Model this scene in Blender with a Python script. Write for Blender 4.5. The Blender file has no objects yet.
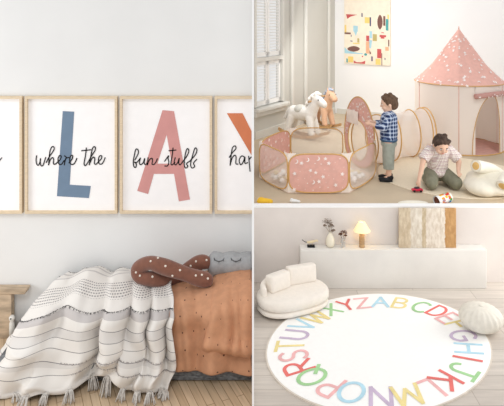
import bpy, bmesh, math, random
from mathutils import Vector, Matrix, Euler
random.seed(7)
C = bpy.context.scene.collection
PI = math.pi
E = 2.67            # eye height
ZF = 0.71           # level of the raised playroom floor

# ------------------------------------------------------------------ helpers
def at(px, py, d):
    """point seen at pixel px,py of the 504x406 picture, d metres into the place"""
    return Vector(((px - 253) / 560 * d, d, E - (py - 15) / 560 * d))
def ground(px, py, z=0.0):
    return at(px, py, (E - z) * 560 / (py - 15))
def lin(c):
    c = c / 255
    return c / 12.92 if c <= .04045 else ((c + .055) / 1.055) ** 2.4
def rgb(r, g, b): return (lin(r), lin(g), lin(b), 1)

ORG = {}
class MB:
    def __init__(s): s.bm = bmesh.new(); s.uv = None
    def _new(s, f, mi, sm):
        f.material_index = mi; f.smooth = sm
    def poly(s, pts, mi=0, sm=False):
        f = s.bm.faces.new([s.bm.verts.new(p) for p in pts]); s._new(f, mi, sm); return f
    def prism(s, pts, vec, mi=0):
        vec = Vector(vec)
        a = [s.bm.verts.new(p) for p in pts]; b = [s.bm.verts.new(Vector(p) + vec) for p in pts]
        n = len(a)
        fs = [s.bm.faces.new(a), s.bm.faces.new(b[::-1])]
        for i in range(n): fs.append(s.bm.faces.new((a[i], b[i], b[(i+1) % n], a[(i+1) % n])))
        for f in fs: s._new(f, mi, False)
        return fs
    def box(s, x0, x1, y0, y1, z0, z1, mi=0, M=None):
        pts = [Vector((x, y, z0)) for x, y in ((x0,y0),(x1,y0),(x1,y1),(x0,y1))]
        top = [Vector((p.x, p.y, z1)) for p in pts]
        if M: pts = [M @ p for p in pts]; top = [M @ p for p in top]
        a = [s.bm.verts.new(p) for p in pts]; b = [s.bm.verts.new(p) for p in top]
        fs = [s.bm.faces.new(a[::-1]), s.bm.faces.new(b)]
        for i in range(4): fs.append(s.bm.faces.new((a[i], a[(i+1) % 4], b[(i+1) % 4], b[i])))
        for f in fs: s._new(f, mi, False)
    def tube(s, path, r, n=10, closed=False, mi=0, cap=True):
        path = [Vector(p) for p in path]; m = len(path)
        rs = r if isinstance(r, (list, tuple)) else [r] * m
        rings = []; up = None
        for i, p in enumerate(path):
            if closed: t = path[(i+1) % m] - path[i-1]
            else: t = path[min(i+1, m-1)] - path[max(i-1, 0)]
            t.normalize()
            if up is None:
                up = Vector((0,0,1)) if abs(t.z) < .9 else Vector((0,1,0))
            u = up - t * up.dot(t)
            if u.length < 1e-5: u = t.orthogonal()
            u.normalize(); up = u; v = t.cross(u)
            rings.append([s.bm.verts.new(p + (u * math.cos(a) + v * math.sin(a)) * rs[i]) for a in [2*PI*k/n for k in range(n)]])
        for i in range(m if closed else m-1):
            A, B = rings[i], rings[(i+1) % m]
            for k in range(n): s._new(s.bm.faces.new((A[k], A[(k+1) % n], B[(k+1) % n], B[k])), mi, True)
        if cap and not closed:
            s._new(s.bm.faces.new(rings[0][::-1]), mi, False); s._new(s.bm.faces.new(rings[-1]), mi, False)
    def lathe(s, prof, c, n=24, mi=0, axis='z', fr=None, cap=True):
        c = Vector(c); rings = []
        for (r, z) in prof:
            ring = []
            for k in range(n):
                a = 2*PI*k/n; q = r * (fr(a, z) if fr else 1)
                p = Vector((q*math.cos(a), q*math.sin(a), z))
                if axis == 'x': p = Vector((p.z, p.x, p.y))
                if axis == 'y': p = Vector((p.x, p.z, p.y))
                ring.append(s.bm.verts.new(c + p))
            rings.append(ring)
        for A, B in zip(rings, rings[1:]):
            for k in range(n): s._new(s.bm.faces.new((A[k], A[(k+1) % n], B[(k+1) % n], B[k])), mi, True)
        if cap:
            s._new(s.bm.faces.new(rings[0][::-1]), mi, False); s._new(s.bm.faces.new(rings[-1]), mi, False)
    def ell(s, c, r, rot=(0,0,0), mi=0, n=16, M=None):
        m = Matrix.Translation(c) @ Euler(rot).to_matrix().to_4x4() @ Matrix.Diagonal((*r, 1))
        if M: m = M @ m
        res = bmesh.ops.create_uvsphere(s.bm, u_segments=n, v_segments=max(6, n*2//3), radius=1, matrix=m)
        for v in res['verts']:
            for f in v.link_faces: s._new(f, mi, True)
    def cap2(s, a, ra, b, rb, mi=0, n=14):
        a = Vector(a); b = Vector(b); s.tube([a, b], [ra, rb], n=n, mi=mi)
        s.ell(a, (ra,)*3, mi=mi, n=n); s.ell(b, (rb,)*3, mi=mi, n=n)
    def grid(s, fn, nu, nv, mi=0):
        if s.uv is None: s.uv = s.bm.loops.layers.uv.new('UVMap')
        V = [[s.bm.verts.new(fn(i/nu, j/nv)) for j in range(nv+1)] for i in range(nu+1)]
        for i in range(nu):
            for j in range(nv):
                f = s.bm.faces.new((V[i][j], V[i+1][j], V[i+1][j+1], V[i][j+1])); s._new(f, mi, True)
                for l, (a, b) in zip(f.loops, ((i,j),(i+1,j),(i+1,j+1),(i,j+1))): l[s.uv].uv = (a/nu, b/nv)
    def xf(s, M):
        for v in s.bm.verts: v.co = M @ v.co
        return s
    def build(s, name, mats, parent=None, M=None, bevel=0, remesh=0, solid=0, sub=0, smooth=0, fixn=True):
        if M: s.xf(M)
        if fixn: bmesh.ops.recalc_face_normals(s.bm, faces=s.bm.faces)
        org = ORG[parent.name] if parent else None
        if org is None:
            xs = [v.co for v in s.bm.verts]
            org = Vector(((min(p.x for p in xs)+max(p.x for p in xs))/2, (min(p.y for p in xs)+max(p.y for p in xs))/2, min(p.z for p in xs)))
        bmesh.ops.translate(s.bm, verts=s.bm.verts, vec=-org)
        me = bpy.data.meshes.new(name); s.bm.to_mesh(me); s.bm.free()
        if not isinstance(mats, (list, tuple)): mats = [mats]
        for m in mats: me.materials.append(m)
        o = bpy.data.objects.new(name, me); C.objects.link(o)
        if parent: o.parent = parent
        else: o.location = org
        ORG[o.name] = org
        if bevel:
            md = o.modifiers.new('b', 'BEVEL'); md.width = bevel; md.segments = 3; md.limit_method = 'ANGLE'
            for p in me.polygons: p.use_smooth = True
            md.harden_normals = False
        if remesh:
            md = o.modifiers.new('r', 'REMESH'); md.mode = 'VOXEL'; md.voxel_size = remesh; md.use_smooth_shade = True
            md = o.modifiers.new('s', 'SMOOTH'); md.iterations = smooth or 4; md.factor = .6
        if solid:
            md = o.modifiers.new('so', 'SOLIDIFY'); md.thickness = solid; md.offset = 0
        if sub:
            md = o.modifiers.new('su', 'SUBSURF'); md.levels = md.render_levels = sub
        if o.modifiers:
            dg = bpy.context.evaluated_depsgraph_get(); dg.update()
            me2 = bpy.data.meshes.new_from_object(o.evaluated_get(dg), depsgraph=dg)
            o.modifiers.clear(); o.data = me2; me2.name = name
            if remesh:
                for p in me2.polygons: p.use_smooth = True
                if not me2.materials: me2.materials.append(mats[0])
            if bevel:
                me2.set_sharp_from_angle(angle=math.radians(50))
        return o

def tag(o, label=None, cat=None, group=None, kind=None):
    if label: o['label'] = label
    if cat: o['category'] = cat
    if group: o['group'] = group
    if kind: o['kind'] = kind
    return o
def thing(name, label, cat, loc, group=None, rz=0):
    o = bpy.data.objects.new(name, None); C.objects.link(o); o.empty_display_size = .05
    o.location = loc; o.rotation_euler.z = rz
    ORG[o.name] = Vector(loc) if rz == 0 else Vector((0,0,0))
    return tag(o, label, cat, group)
def copy_tree(o, parent=None):
    c = o.copy(); C.objects.link(c)
    if parent: c.parent = parent
    for ch in [x for x in bpy.data.objects if x.parent == o]: copy_tree(ch, c)
    return c
def struct(name, mb, mats, parent=None, **k):
    o = mb.build(name, mats, parent, **k)
    if not parent: o['kind'] = 'structure'
    return o
def cr(P, t):
    """Catmull-Rom through the points P, t in 0..1"""
    n = len(P) - 1; x = min(max(t, 0), 1) * n; i = min(int(x), n-1); f = x - i
    p0 = P[max(i-1, 0)]; p1 = P[i]; p2 = P[i+1]; p3 = P[min(i+2, n)]
    return .5 * ((2*p1) + (p2-p0)*f + (2*p0-5*p1+4*p2-p3)*f*f + (3*p1-p0-3*p2+p3)*f**3)
def smoothpath(P, k=6):
    P = [Vector(p) for p in P]; N = (len(P)-1)*k
    return [cr(P, i/N) for i in range(N+1)]
def ribbon2d(mb, path, w, mp, mi=0):
    """flat stroke: path of 2-D points, mp maps 2-D to world"""
    L = []; R = []; n = len(path)
    for i, p in enumerate(path):
        t = path[min(i+1, n-1)] - path[max(i-1, 0)]
        if t.length < 1e-9: t = Vector((1, 0))
        t.normalize(); q = Vector((-t.y, t.x)) * w/2
        e = t * (w/2 if i == n-1 else -w/2 if i == 0 else 0)
        L.append(mb.bm.verts.new(mp(p+q+e))); R.append(mb.bm.verts.new(mp(p-q+e)))
    for i in range(n-1):
        f = mb.bm.faces.new((L[i], L[i+1], R[i+1], R[i])); f.material_index = mi

# ------------------------------------------------------------------ materials
def newmat(name):
    m = bpy.data.materials.new(name); m.use_nodes = True
    nt = m.node_tree; b = nt.nodes['Principled BSDF']
    return m, nt, b
def noise_mix(nt, c1, c2, scale, detail=4, vec=None, lo=.35, hi=.65, stretch=None, coord='Object'):
    tc = nt.nodes.new('ShaderNodeTexCoord'); n = nt.nodes.new('ShaderNodeTexNoise')
    n.inputs['Scale'].default_value = scale; n.inputs['Detail'].default_value = detail
    src = tc.outputs[coord]
    if stretch:
        mp = nt.nodes.new('ShaderNodeMapping'); mp.inputs['Scale'].default_value = stretch
        nt.links.new(src, mp.inputs['Vector']); src = mp.outputs['Vector']
    nt.links.new(src, n.inputs['Vector'])
    mr = nt.nodes.new('ShaderNodeMapRange'); mr.inputs[1].default_value = lo; mr.inputs[2].default_value = hi
    nt.links.new(n.outputs['Fac'], mr.inputs[0])
    mx = nt.nodes.new('ShaderNodeMix'); mx.data_type = 'RGBA'
    mx.inputs[6].default_value = c1; mx.inputs[7].default_value = c2
    nt.links.new(mr.outputs[0], mx.inputs[0])
    return mx.outputs[2], n
def mat(name, col, rough=.8, var=.06, scale=12, bump=0, bscale=80, sheen=0, emit=None, es=1, stretch=None, metal=0, sub=0):
    m, nt, b = newmat(name)
    c1 = rgb(*col); c2 = rgb(*[max(0, c*(1-var)) for c in col])
    out, _ = noise_mix(nt, c1, c2, scale, stretch=stretch)
    nt.links.new(out, b.inputs['Base Color']); b.inputs['Roughness'].default_value = rough
    b.inputs['Metallic'].default_value = metal
    b.inputs['Specular IOR Level'].default_value = .3
    if sheen: b.inputs['Sheen Weight'].default_value = sheen
    if bump:
        _, n = noise_mix(nt, c1, c2, bscale, 5, stretch=stretch)
        bp = nt.nodes.new('ShaderNodeBump'); bp.inputs['Strength'].default_value = bump; bp.inputs['Distance'].default_value = .01
        nt.links.new(n.outputs['Fac'], bp.inputs['Height']); nt.links.new(bp.outputs[0], b.inputs['Normal'])
    if emit: b.inputs['Emission Color'].default_value = rgb(*emit); b.inputs['Emission Strength'].default_value = es
    return m
def sheer(name, col, alpha, trl=.4):
    m, nt, b = newmat(name); o = nt.nodes['Material Output']
    d = nt.nodes.new('ShaderNodeBsdfDiffuse'); d.inputs[0].default_value = rgb(*col)
    t = nt.nodes.new('ShaderNodeBsdfTranslucent'); t.inputs[0].default_value = rgb(*col)
    a = nt.nodes.new('ShaderNodeMixShader'); a.inputs[0].default_value = trl
    nt.links.new(d.outputs[0], a.inputs[1]); nt.links.new(t.outputs[0], a.inputs[2])
    tr = nt.nodes.new('ShaderNodeBsdfTransparent'); x = nt.nodes.new('ShaderNodeMixShader'); x.inputs[0].default_value = alpha
    nt.links.new(tr.outputs[0], x.inputs[1]); nt.links.new(a.outputs[0], x.inputs[2]); nt.links.new(x.outputs[0], o.inputs[0])
    return m
def planks(name, c1, c2, gap, lx, wy, along='x', rough=.5, grain=.2, offs=.5):
    m, nt, b = newmat(name); tc = nt.nodes.new('ShaderNodeTexCoord')
    mp = nt.nodes.new('ShaderNodeMapping')
    if along != 'x': mp.inputs['Rotation'].default_value = (0, 0, along if isinstance(along, float) else PI/2)
    nt.links.new(tc.outputs['Object'], mp.inputs['Vector'])
    br = nt.nodes.new('ShaderNodeTexBrick'); br.offset = offs; br.inputs['Scale'].default_value = 1
    br.inputs['Brick Width'].default_value = lx; br.inputs['Row Height'].default_value = wy
    br.inputs['Mortar Size'].default_value = .0025; br.inputs['Mortar'].default_value = rgb(*gap)
    br.inputs['Color1'].default_value = rgb(*c1); br.inputs['Color2'].default_value = rgb(*c2)
    nt.links.new(mp.outputs[0], br.inputs['Vector'])
    mp2 = nt.nodes.new('ShaderNodeMapping'); mp2.inputs['Scale'].default_value = (3, 40, 3)
    nt.links.new(mp.outputs[0], mp2.inputs['Vector'])
    n = nt.nodes.new('ShaderNodeTexNoise'); n.inputs['Scale'].default_value = 1.2; n.inputs['Detail'].default_value = 6
    nt.links.new(mp2.outputs[0], n.inputs['Vector'])
    mr = nt.nodes.new('ShaderNodeMapRange'); mr.inputs[1].default_value = .3; mr.inputs[2].default_value = .7
    mr.inputs[3].default_value = 1 - grain; mr.inputs[4].default_value = 1
    nt.links.new(n.outputs['Fac'], mr.inputs[0])
    mx = nt.nodes.new('ShaderNodeMix'); mx.data_type = 'RGBA'; mx.blend_type = 'MULTIPLY'; mx.inputs[0].default_value = 1
    nt.links.new(br.outputs['Color'], mx.inputs[6]); nt.links.new(mr.outputs[0], mx.inputs[7])
    nt.links.new(mx.outputs[2], b.inputs['Base Color']); b.inputs['Roughness'].default_value = rough
    b.inputs['Specular IOR Level'].default_value = .3
    return m
def ramp_v(nt, src, stops):
    r = nt.nodes.new('ShaderNodeValToRGB'); r.color_ramp.interpolation = 'CONSTANT'
    e = r.color_ramp.elements
    e[0].position = stops[0][0]; e[0].color = stops[0][1]
    e[1].position = stops[1][0]; e[1].color = stops[1][1]
    for p, c in stops[2:]:
        x = e.new(p); x.color = c
    nt.links.new(src, r.inputs[0]); return r
def plaid(name, base, c1, c2, f1, w1=.5, c3=None):
    """woven check: bands along object x/y and z"""
    m, nt, b = newmat(name); tc = nt.nodes.new('ShaderNodeTexCoord'); sp = nt.nodes.new('ShaderNodeSeparateXYZ')
    nt.links.new(tc.outputs['Object'], sp.inputs[0])
    def mth(op, a, bb=None):
        n = nt.nodes.new('ShaderNodeMath'); n.operation = op
        for i, v in enumerate((a, bb)):
            if v is None: continue
            if isinstance(v, (int, float)): n.inputs[i].default_value = v
            else: nt.links.new(v, n.inputs[i])
        return n.outputs[0]
    h = mth('ADD', sp.outputs['X'], sp.outputs['Y'])
    A = mth('LESS_THAN', mth('FRACT', mth('MULTIPLY', h, f1)), w1)
    B = mth('LESS_THAN', mth('FRACT', mth('MULTIPLY', sp.outputs['Z'], f1)), w1)
    def mix(f, x, y):
        n = nt.nodes.new('ShaderNodeMix'); n.data_type = 'RGBA'; nt.links.new(f, n.inputs[0])
        for i, v in ((6, x), (7, y)):
            if isinstance(v, tuple): n.inputs[i].default_value = v
            else: nt.links.new(v, n.inputs[i])
        return n.outputs[2]
    k = mix(A, rgb(*base), rgb(*c1)); k2 = mix(A, rgb(*c1), rgb(*c2)); o = mix(B, k, k2)
    if c3:
        L1 = mth('LESS_THAN', mth('FRACT', mth('ADD', mth('MULTIPLY', h, f1), .3)), .12)
        L2 = mth('LESS_THAN', mth('FRACT', mth('ADD', mth('MULTIPLY', sp.outputs['Z'], f1), .3)), .12)
        o = mix(mth('MAXIMUM', L1, L2), o, rgb(*c3))
    nt.links.new(o, b.inputs['Base Color']); b.inputs['Roughness'].default_value = .9
    return m

M_wall1 = mat('plaster_white', (231,231,230), .9, .015, 2)
M_white = mat('white_paint', (250,250,250), .7, .01, 3)
M_wall3 = mat('plaster_greige', (229,221,215), .9, .02, 5, bump=.08, bscale=60)
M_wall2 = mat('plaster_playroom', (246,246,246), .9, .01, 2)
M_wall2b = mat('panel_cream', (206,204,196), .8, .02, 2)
M_cream_trim = mat('trim_cream', (222,220,213), .6, .02, 2)
M_floor1 = planks('oak_parquet', (214,190,160), (198,172,140), (150,124,96), .9, .055, 1.15, .55, .22)
M_floor3 = planks('pale_boards', (216,207,197), (204,194,184), (176,165,154), 1.1, .16, 'x', .5, .16)
M_floor2 = mat('floor_beige', (205,188,163), .7, .04, 3)
M_gold = mat('piping_gold', (214,170,108), .6, .05, 30)
M_wood = mat('pale_wood', (216,172,122), .6, .2, 8, stretch=(1,1,8))
M_black = mat('ink_black', (24,24,26), .7, 0)

# ------------------------------------------------------------------ setting
def wallbox(name, x0, x1, y0, y1, z0, z1, m):
    mb = MB(); mb.box(x0, x1, y0, y1, z0, z1); return struct(name, mb, m)
YW1 = 4.70; YW3 = 5.60; DV = .0066
wallbox('wall_divider', -DV, DV, 3.7, 8.83, -.12, 3.6, M_white)
wallbox('wall_bedroom', -3.4, -DV, YW1, YW1+.1, 0, 3.4, M_wall1)
wallbox('floor_bedroom', -3.4, -DV, 2.6, YW1+.1, -.12, 0, M_floor1)
wallbox('floor_rug_room', DV, 4.2, 2.6, YW3+.1, -.12, 0, M_floor3)
wallbox('wall_rug_room', DV, 4.2, YW3, YW3+.09, 0, .745, M_wall3)
wallbox('trim_1', DV, 4.2, YW3-.002, YW3+.09, .745, .757, M_white)
mb = MB(); cx, cy = 1.64, 11.2; lu = Vector((-.557, -.830, 0)); ru = Vector((.830, -.557, 0))
c0 = Vector((cx, cy, 0))
pl = c0 + lu*2.93; pr = c0 + ru*5.2
mb.prism([(DV, 5.69, ZF-.08), (4.9, 5.69, ZF-.08), (pr.x, pr.y, ZF-.08), (cx, cy, ZF-.08), (DV, pl.y, ZF-.08)], (0,0,.08))
struct('floor_playroom', mb, M_floor2)
def wallplane(name, a, b, z0, z1, m, th=.12, out=None):
    mb = MB(); n = out * th
    mb.prism([(a.x,a.y,z0),(b.x,b.y,z0),(b.x+n.x,b.y+n.y,z0),(a.x+n.x,a.y+n.y,z0)], (0,0,z1-z0))
    return struct(name, mb, m)
nl = Vector((-.830, .557, 0)); nr = Vector((.557, .830, 0))
# window side wall: below, pier and above the shuttered window
WS0, WS1 = 2.03, 2.93
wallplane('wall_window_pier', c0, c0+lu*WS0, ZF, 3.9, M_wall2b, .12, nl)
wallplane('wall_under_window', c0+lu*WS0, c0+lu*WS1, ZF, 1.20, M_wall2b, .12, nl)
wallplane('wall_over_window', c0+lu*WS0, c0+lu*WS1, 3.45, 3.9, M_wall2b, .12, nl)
wallplane('wall_playroom', c0+nr*.0, c0+ru*5.2, ZF, 3.9, M_wall2, .12, nr)
wallplane('baseboard_playroom', c0+ru*.05-nr*.02, c0+ru*5.1-nr*.02, ZF, ZF+.1, M_cream_trim, .02, nr)
wallplane('baseboard_window', c0+lu*.05-nl*.02, c0+lu*2.9-nl*.02, ZF, ZF+.12, M_cream_trim, .02, nl)
def onleft(s, z, o=0): return c0 + lu*s - nl*o + Vector((0,0,z))
# pilaster mouldings between the window and the corner
for i, (s0, s1, o) in enumerate(((1.22, 1.30, .05), (.30, .36, .05), (1.72, 1.80, .05))):
    mb = MB(); a = onleft(s0, ZF); b = onleft(s1, ZF)
    mb.prism([a, b, b - nl*o, a - nl*o], (0,0,3.1)); struct('trim_%d' % (i+2), mb, M_cream_trim, bevel=.015)
# window: frame, sill, four shutters
win = bpy.data.objects.new('window_1', None); C.objects.link(win); win['kind'] = 'structure'
win.location = onleft(2.5, 1.2); ORG['window_1'] = Vector(win.location)
mb = MB()
def lbar(mb, s0, s1, z0, z1, o0, o1, mi=0):
    a = onleft(s0, z0, o0); b = onleft(s1, z0, o0)
    mb.prism([a, b, b - nl*(o1-o0), a - nl*(o1-o0)], (0,0,z1-z0), mi)
lbar(mb, WS0, WS0+.06, 1.22, 3.45, -.1, .03); lbar(mb, WS1-.05, WS1, 1.22, 3.45, -.1, .03)
lbar(mb, WS0, WS1, 3.39, 3.45, -.1, .03); lbar(mb, WS0+.06, WS1-.05, 1.93, 1.99, -.06, .03)
mb.build('frame', M_cream_trim, win)
mb = MB(); lbar(mb, WS0-.08, WS1, 1.14, 1.20, 0, .1); lbar(mb, WS0-.04, WS1, 1.06, 1.14, 0, .05)
mb.build('sill', M_cream_trim, win, bevel=.01)
M_slat = mat('shutter_white', (244,243,240), .6, .01)
for (sa, sb) in ((2.10, 2.50), (2.51, 2.87)):
    for (za, zb) in ((1.22, 1.92), (2.0, 3.38)):
        mb = MB(); w = .05
        lbar(mb, sa, sa+w, za, zb, -.045, -.01); lbar(mb, sb-w, sb, za, zb, -.045, -.01)
        lbar(mb, sa, sb, za, za+.07, -.045, -.01); lbar(mb, sa, sb, zb-.06, zb, -.045, -.01)
        z = za + .085
        while z < zb - .08:
            a = onleft(sa+w, z, -.05); b = onleft(sb-w, z, -.05); v = -nl*.045 + Vector((0,0,.013))
            mb.prism([a, b, b+v, a+v], (0,0,.006)); z += .048
        mb.build('shutter', M_slat, win)

# ------------------------------------------------------------------ bedroom: framed prints
M_frame = mat('ash_frame', (228,208,178), .6, .07, 20, stretch=(1,1,6))
M_paper = mat('print_paper', (251,249,249), .8, .01)
M_blue = mat('print_blue', (116,137,160), .8, .03)
M_pink = mat('print_pink', (212,152,148), .8, .03)
M_oran = mat('print_orange', (214,130,92), .8, .03)
DP = 4.655
def pp(x, y, off=0): return at(x, y, DP - off)
def curl(sc, ox, oy, strokes):
    return [[Vector((ox + x/sc, oy + y/sc)) for x, y in s] for s in strokes]
T_where = curl(6.146, 30, 140, [
 [(40,98),(37,125),(42,150),(52,155),(61,135),(64,112),(62,135),(68,158),(80,155),(90,125),(96,108)],
 [(100,138),(115,108),(140,72),(149,50),(138,40),(125,60),(118,100),(114,152)],
 [(114,152),(125,120),(138,108),(145,120),(143,142),(152,150),(167,138),(185,120),(192,102),(182,95),(172,115),(176,145),(192,150),(208,128)],
 [(212,98),(222,106),(215,128),(211,152)], [(213,130),(222,112),(238,108)],
 [(240,140),(258,118),(262,98),(252,95),(243,118),(248,145),(265,150),(278,135),(287,114)],
 [(346,50),(340,100),(332,145),(340,158),(354,140)], [(318,66),(375,60)],
 [(354,140),(380,95),(400,62),(399,42),(386,48),(375,90),(364,152)],
 [(364,152),(378,118),(392,105),(398,120),(395,142),(405,150),(418,136),(438,115),(440,98),(428,98),(420,120),(425,145),(440,148),(452,132),(461,110)]])
T_fun = curl(6.146, 126, 140, [
 [(55,122),(75,82),(73,60),(60,58),(52,90),(45,130),(48,162),(60,168),(63,148),(52,136),(66,138),(87,112)],
 [(88,112),(82,140),(90,152),(105,140),(115,112),(112,140),(120,152),(133,138)],
 [(135,110),(132,152)], [(132,150),(142,125),(158,112),(163,125),(160,148),(172,150),(184,135),(192,116)],
 [(238,130),(262,96),(258,112),(263,135),(256,158),(240,160)],
 [(289,50),(283,100),(276,142),(284,153),(299,138)], [(265,66),(306,62)],
 [(302,110),(296,140),(305,153),(318,138),(327,112),(324,140),(332,153),(345,138)],
 [(345,138),(378,92),(386,62),(374,56),(362,100),(358,150),(366,172),(380,162),(372,145),(392,130)],
 [(392,130),(425,92),(436,62),(424,50),(408,100),(397,150),(406,172),(422,162),(415,142),(434,120)]])
T_hap = curl(5.07, 212, 100, [
 [(88,290),(105,265),(121,247),(118,233),(104,242),(97,280),(92,330)], [(92,330),(102,295),(115,280),(122,290),(121,322),(131,325)],
 [(166,290),(150,284),(138,305),(145,328),(158,315),(167,290),(167,320),(180,318)], [(186,286),(190,330),(193,360)], [(188,302),(198,290)]])
T_tail = [[Vector((-4, 164)), Vector((-1, 161)), Vector((1.5, 158))]]
def framed(x0, x1, label, shapes, text, open_side=None, y0=96.5, y1=213.8):
    a = pp(x0, y1); b = pp(x1, y0); yb = YW1 - .002
    if open_side == 'r': b.x = -DV - .001
    t = thing('picture_frame', label, 'picture', ((a.x+b.x)/2, yb, a.z), 'framed letter prints in a row')
    w = .0205; mb = MB(); yf = 4.655
    mb.box(a.x, b.x, yf, yb, a.z, a.z+w); mb.box(a.x, b.x, yf, yb, b.z-w, b.z)
    mb.box(a.x, a.x+w, yf, yb, a.z+w, b.z-w)
    if open_side != 'r': mb.box(b.x-w, b.x, yf, yb, a.z+w, b.z-w)
    mb.build('frame', M_frame, t)
    mb = MB(); mb.box(a.x+w, b.x-(w if open_side != 'r' else 0), 4.68, yb, a.z+w, b.z-w)
    M3 = [M_paper, M_blue, M_pink, M_oran, M_black]
    for mi, poly in shapes: mb.poly([at(x, y, 4.678) for x, y in poly], mi)
    for st in text:
        P = [cr(st, i/((len(st)-1)*5)) for i in range((len(st)-1)*5+1)]
        ribbon2d(mb, P, 1.1, lambda q: at(q.x, q.y, 4.676), 4)
    mb.build('print', M3, t, fixn=False)
    return t
ac = lambda x, y: (126 + x/3.123, 90 + y/3.123)
framed(-73, 21.8, 'light wood frame cropped at the picture edge, above the wooden bench', [], T_tail)
framed(24.6, 117.1, 'framed print of a big blue letter L with script where the', [(1, [(62.7,111.1),(74.2,111.7),(69.7,184.7),(90.8,186),(88.9,198.1),(56.9,196.2)])], T_where)
framed(119.6, 212.1, 'framed print of a big pink letter A with script fun stuff', [
  (2, [ac(114,63), ac(132,64.5), ac(127,140), ac(98,230), ac(87,262), ac(69,325), ac(35,315)]),
  (2, [ac(132,64.5), ac(150,66), ac(200,342), ac(165,348), ac(150,262), ac(143,230), ac(127,140)]),
  (2, [ac(98,230), ac(143,230), ac(150,262), ac(87,262)])], T_fun)
framed(214.6, 306, 'framed print with an orange letter cut off by the white divider', [
  (3, [(226.8,113.2),(242.6,113.2),(251.5,131),(251.5,155.2),(248.4,150)])], T_hap, 'r')

# ------------------------------------------------------------------ bedroom: bench
M_bench = mat('bench_wood', (204,182,156), .6, .2, 6, stretch=(1,4,4), bump=.1)
t = thing('bench', 'plain pale wooden bench standing against the bedroom wall', 'bench', (-2.25, 4.65, 0))
mb = MB(); zt = .414; xr = (27.5-253)/560*4.62
mb.prism([(-2.9,4.61,zt),(xr,4.61,zt),(xr-.02,4.61,zt-.045),(-2.9,4.61,zt-.045)], (0,.08,0)); mb.build('seat', M_bench, t, bevel=.004)
for x0, x1 in ((-2.12, -1.995), (-2.88, -2.78)):
    mb = MB(); mb.box(x0, x1, 4.62, 4.685, 0, zt-.045); mb.build('leg', M_bench, t, bevel=.004)
mb = MB(); mb.box(-2.78, -2.12, 4.64, 4.665, .28, zt-.046); mb.build('apron', M_bench, t)

# ------------------------------------------------------------------ bed
M_base = mat('base_grey_fabric', (128,130,132), .95, .35, 30, bump=.4, bscale=120, stretch=(1,1,3))
M_matt = mat('mattress_white', (236,234,230), .95, .03)
bed = thing('bed', 'low bed with a dark grey base under the rust cover', 'bed', (-.95, 4.37, 0))
mb = MB(); mb.box(-1.88, -.012, 4.07, 4.66, .012, .14); mb.build('base', M_base, bed, bevel=.01)
mb = MB(); mb.box(-1.50, -.012, 4.16, 4.66, .14, .50); mb.build('mattress', M_matt, bed, bevel=.05)
for x in (-1.8, -.1):
    for y in (4.12, 4.6):
        mb = MB(); mb.box(x-.02, x+.02, y-.02, y+.02, 0, .012); mb.build('leg', M_base, bed)
mb = MB(); px = -2.0+.02; mb.lathe([(.02,0),(.022,.1),(.02,.14),(.014,.155),(.022,.17),(.024,.185),(.015,.2)], (px,4.6,0), 16)
mb.box(px, -1.87, 4.59, 4.61, .05, .09); mb.ell((px,4.576,.186),(.006,.004,.006),mi=1)
mb.build('foot_post', [mat('post_white', (226,224,218), .7), M_black], bed)

def surf(rows):
    R = [[at(*p) for p in r] for r in rows]
    return lambda s, t: cr([cr(r, s) for r in R], t)
# rust cover
def dotted(name, base, dot, sc, size):
    m, nt, b = newmat(name); tc = nt.nodes.new('ShaderNodeTexCoord')
    v = nt.nodes.new('ShaderNodeTexVoronoi'); v.inputs['Scale'].default_value = sc; v.inputs['Randomness'].default_value = .55; v.voronoi_dimensions = '2D'
    mpg = nt.nodes.new('ShaderNodeMapping'); mpg.inputs['Scale'].default_value = (1, 1.0, 1)
    nt.links.new(tc.outputs['UV'], mpg.inputs['Vector']); nt.links.new(mpg.outputs[0], v.inputs['Vector'])
    l = nt.nodes.new('ShaderNodeMath'); l.operation = 'LESS_THAN'; l.inputs[1].default_value = size
    nt.links.new(v.outputs['Distance'], l.inputs[0])
    out, n = noise_mix(nt, rgb(*base), rgb(*[c*.94 for c in base]), 20)
    mx = nt.nodes.new('ShaderNodeMix'); mx.data_type = 'RGBA'; nt.links.new(l.outputs[0], mx.inputs[0])
    nt.links.new(out, mx.inputs[6]); mx.inputs[7].default_value = rgb(*dot)
    nt.links.new(mx.outputs[2], b.inputs['Base Color']); b.inputs['Roughness'].default_value = .95
    return m
M_rust = dotted('rust_dotted_cotton', (199,147,113), (74,46,36), 7.5, .05)
M_rust2 = dotted('rust_dotted_cotton_flap', (203,149,114), (74,46,36), 5, .034)
duv = thing('bed_cover', 'rust orange cotton cover with tiny dark dots on the bed', 'bed cover', (-.35, 4.05, .1))
S = surf([[(158,277,4.62),(185,275,4.62),(215,271,4.62),(253,268,4.62)],
          [(158,286,4.36),(185,285,4.36),(215,281,4.36),(253,277,4.36)],
          [(158,309,4.10),(185,308,4.08),(215,305,4.08),(253,302,4.08)],
          [(158,340,4.04),(185,340,4.03),(215,339,4.03),(253,338,4.04)],
          [(158,371,4.03),(185,371.5,4.02),(215,372,4.02),(253,374,4.03)]])
def fold(s, t, seed, n=5):
    r = random.Random(seed); v = 0
    for k in range(n):
        f = r.uniform(1.2, 6); ph = r.uniform(0, 6.3); sl = r.uniform(-1.5, 1.5)
        v += math.sin(2*PI*(f*s) + ph + sl*3*t) / f
    return v
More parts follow.
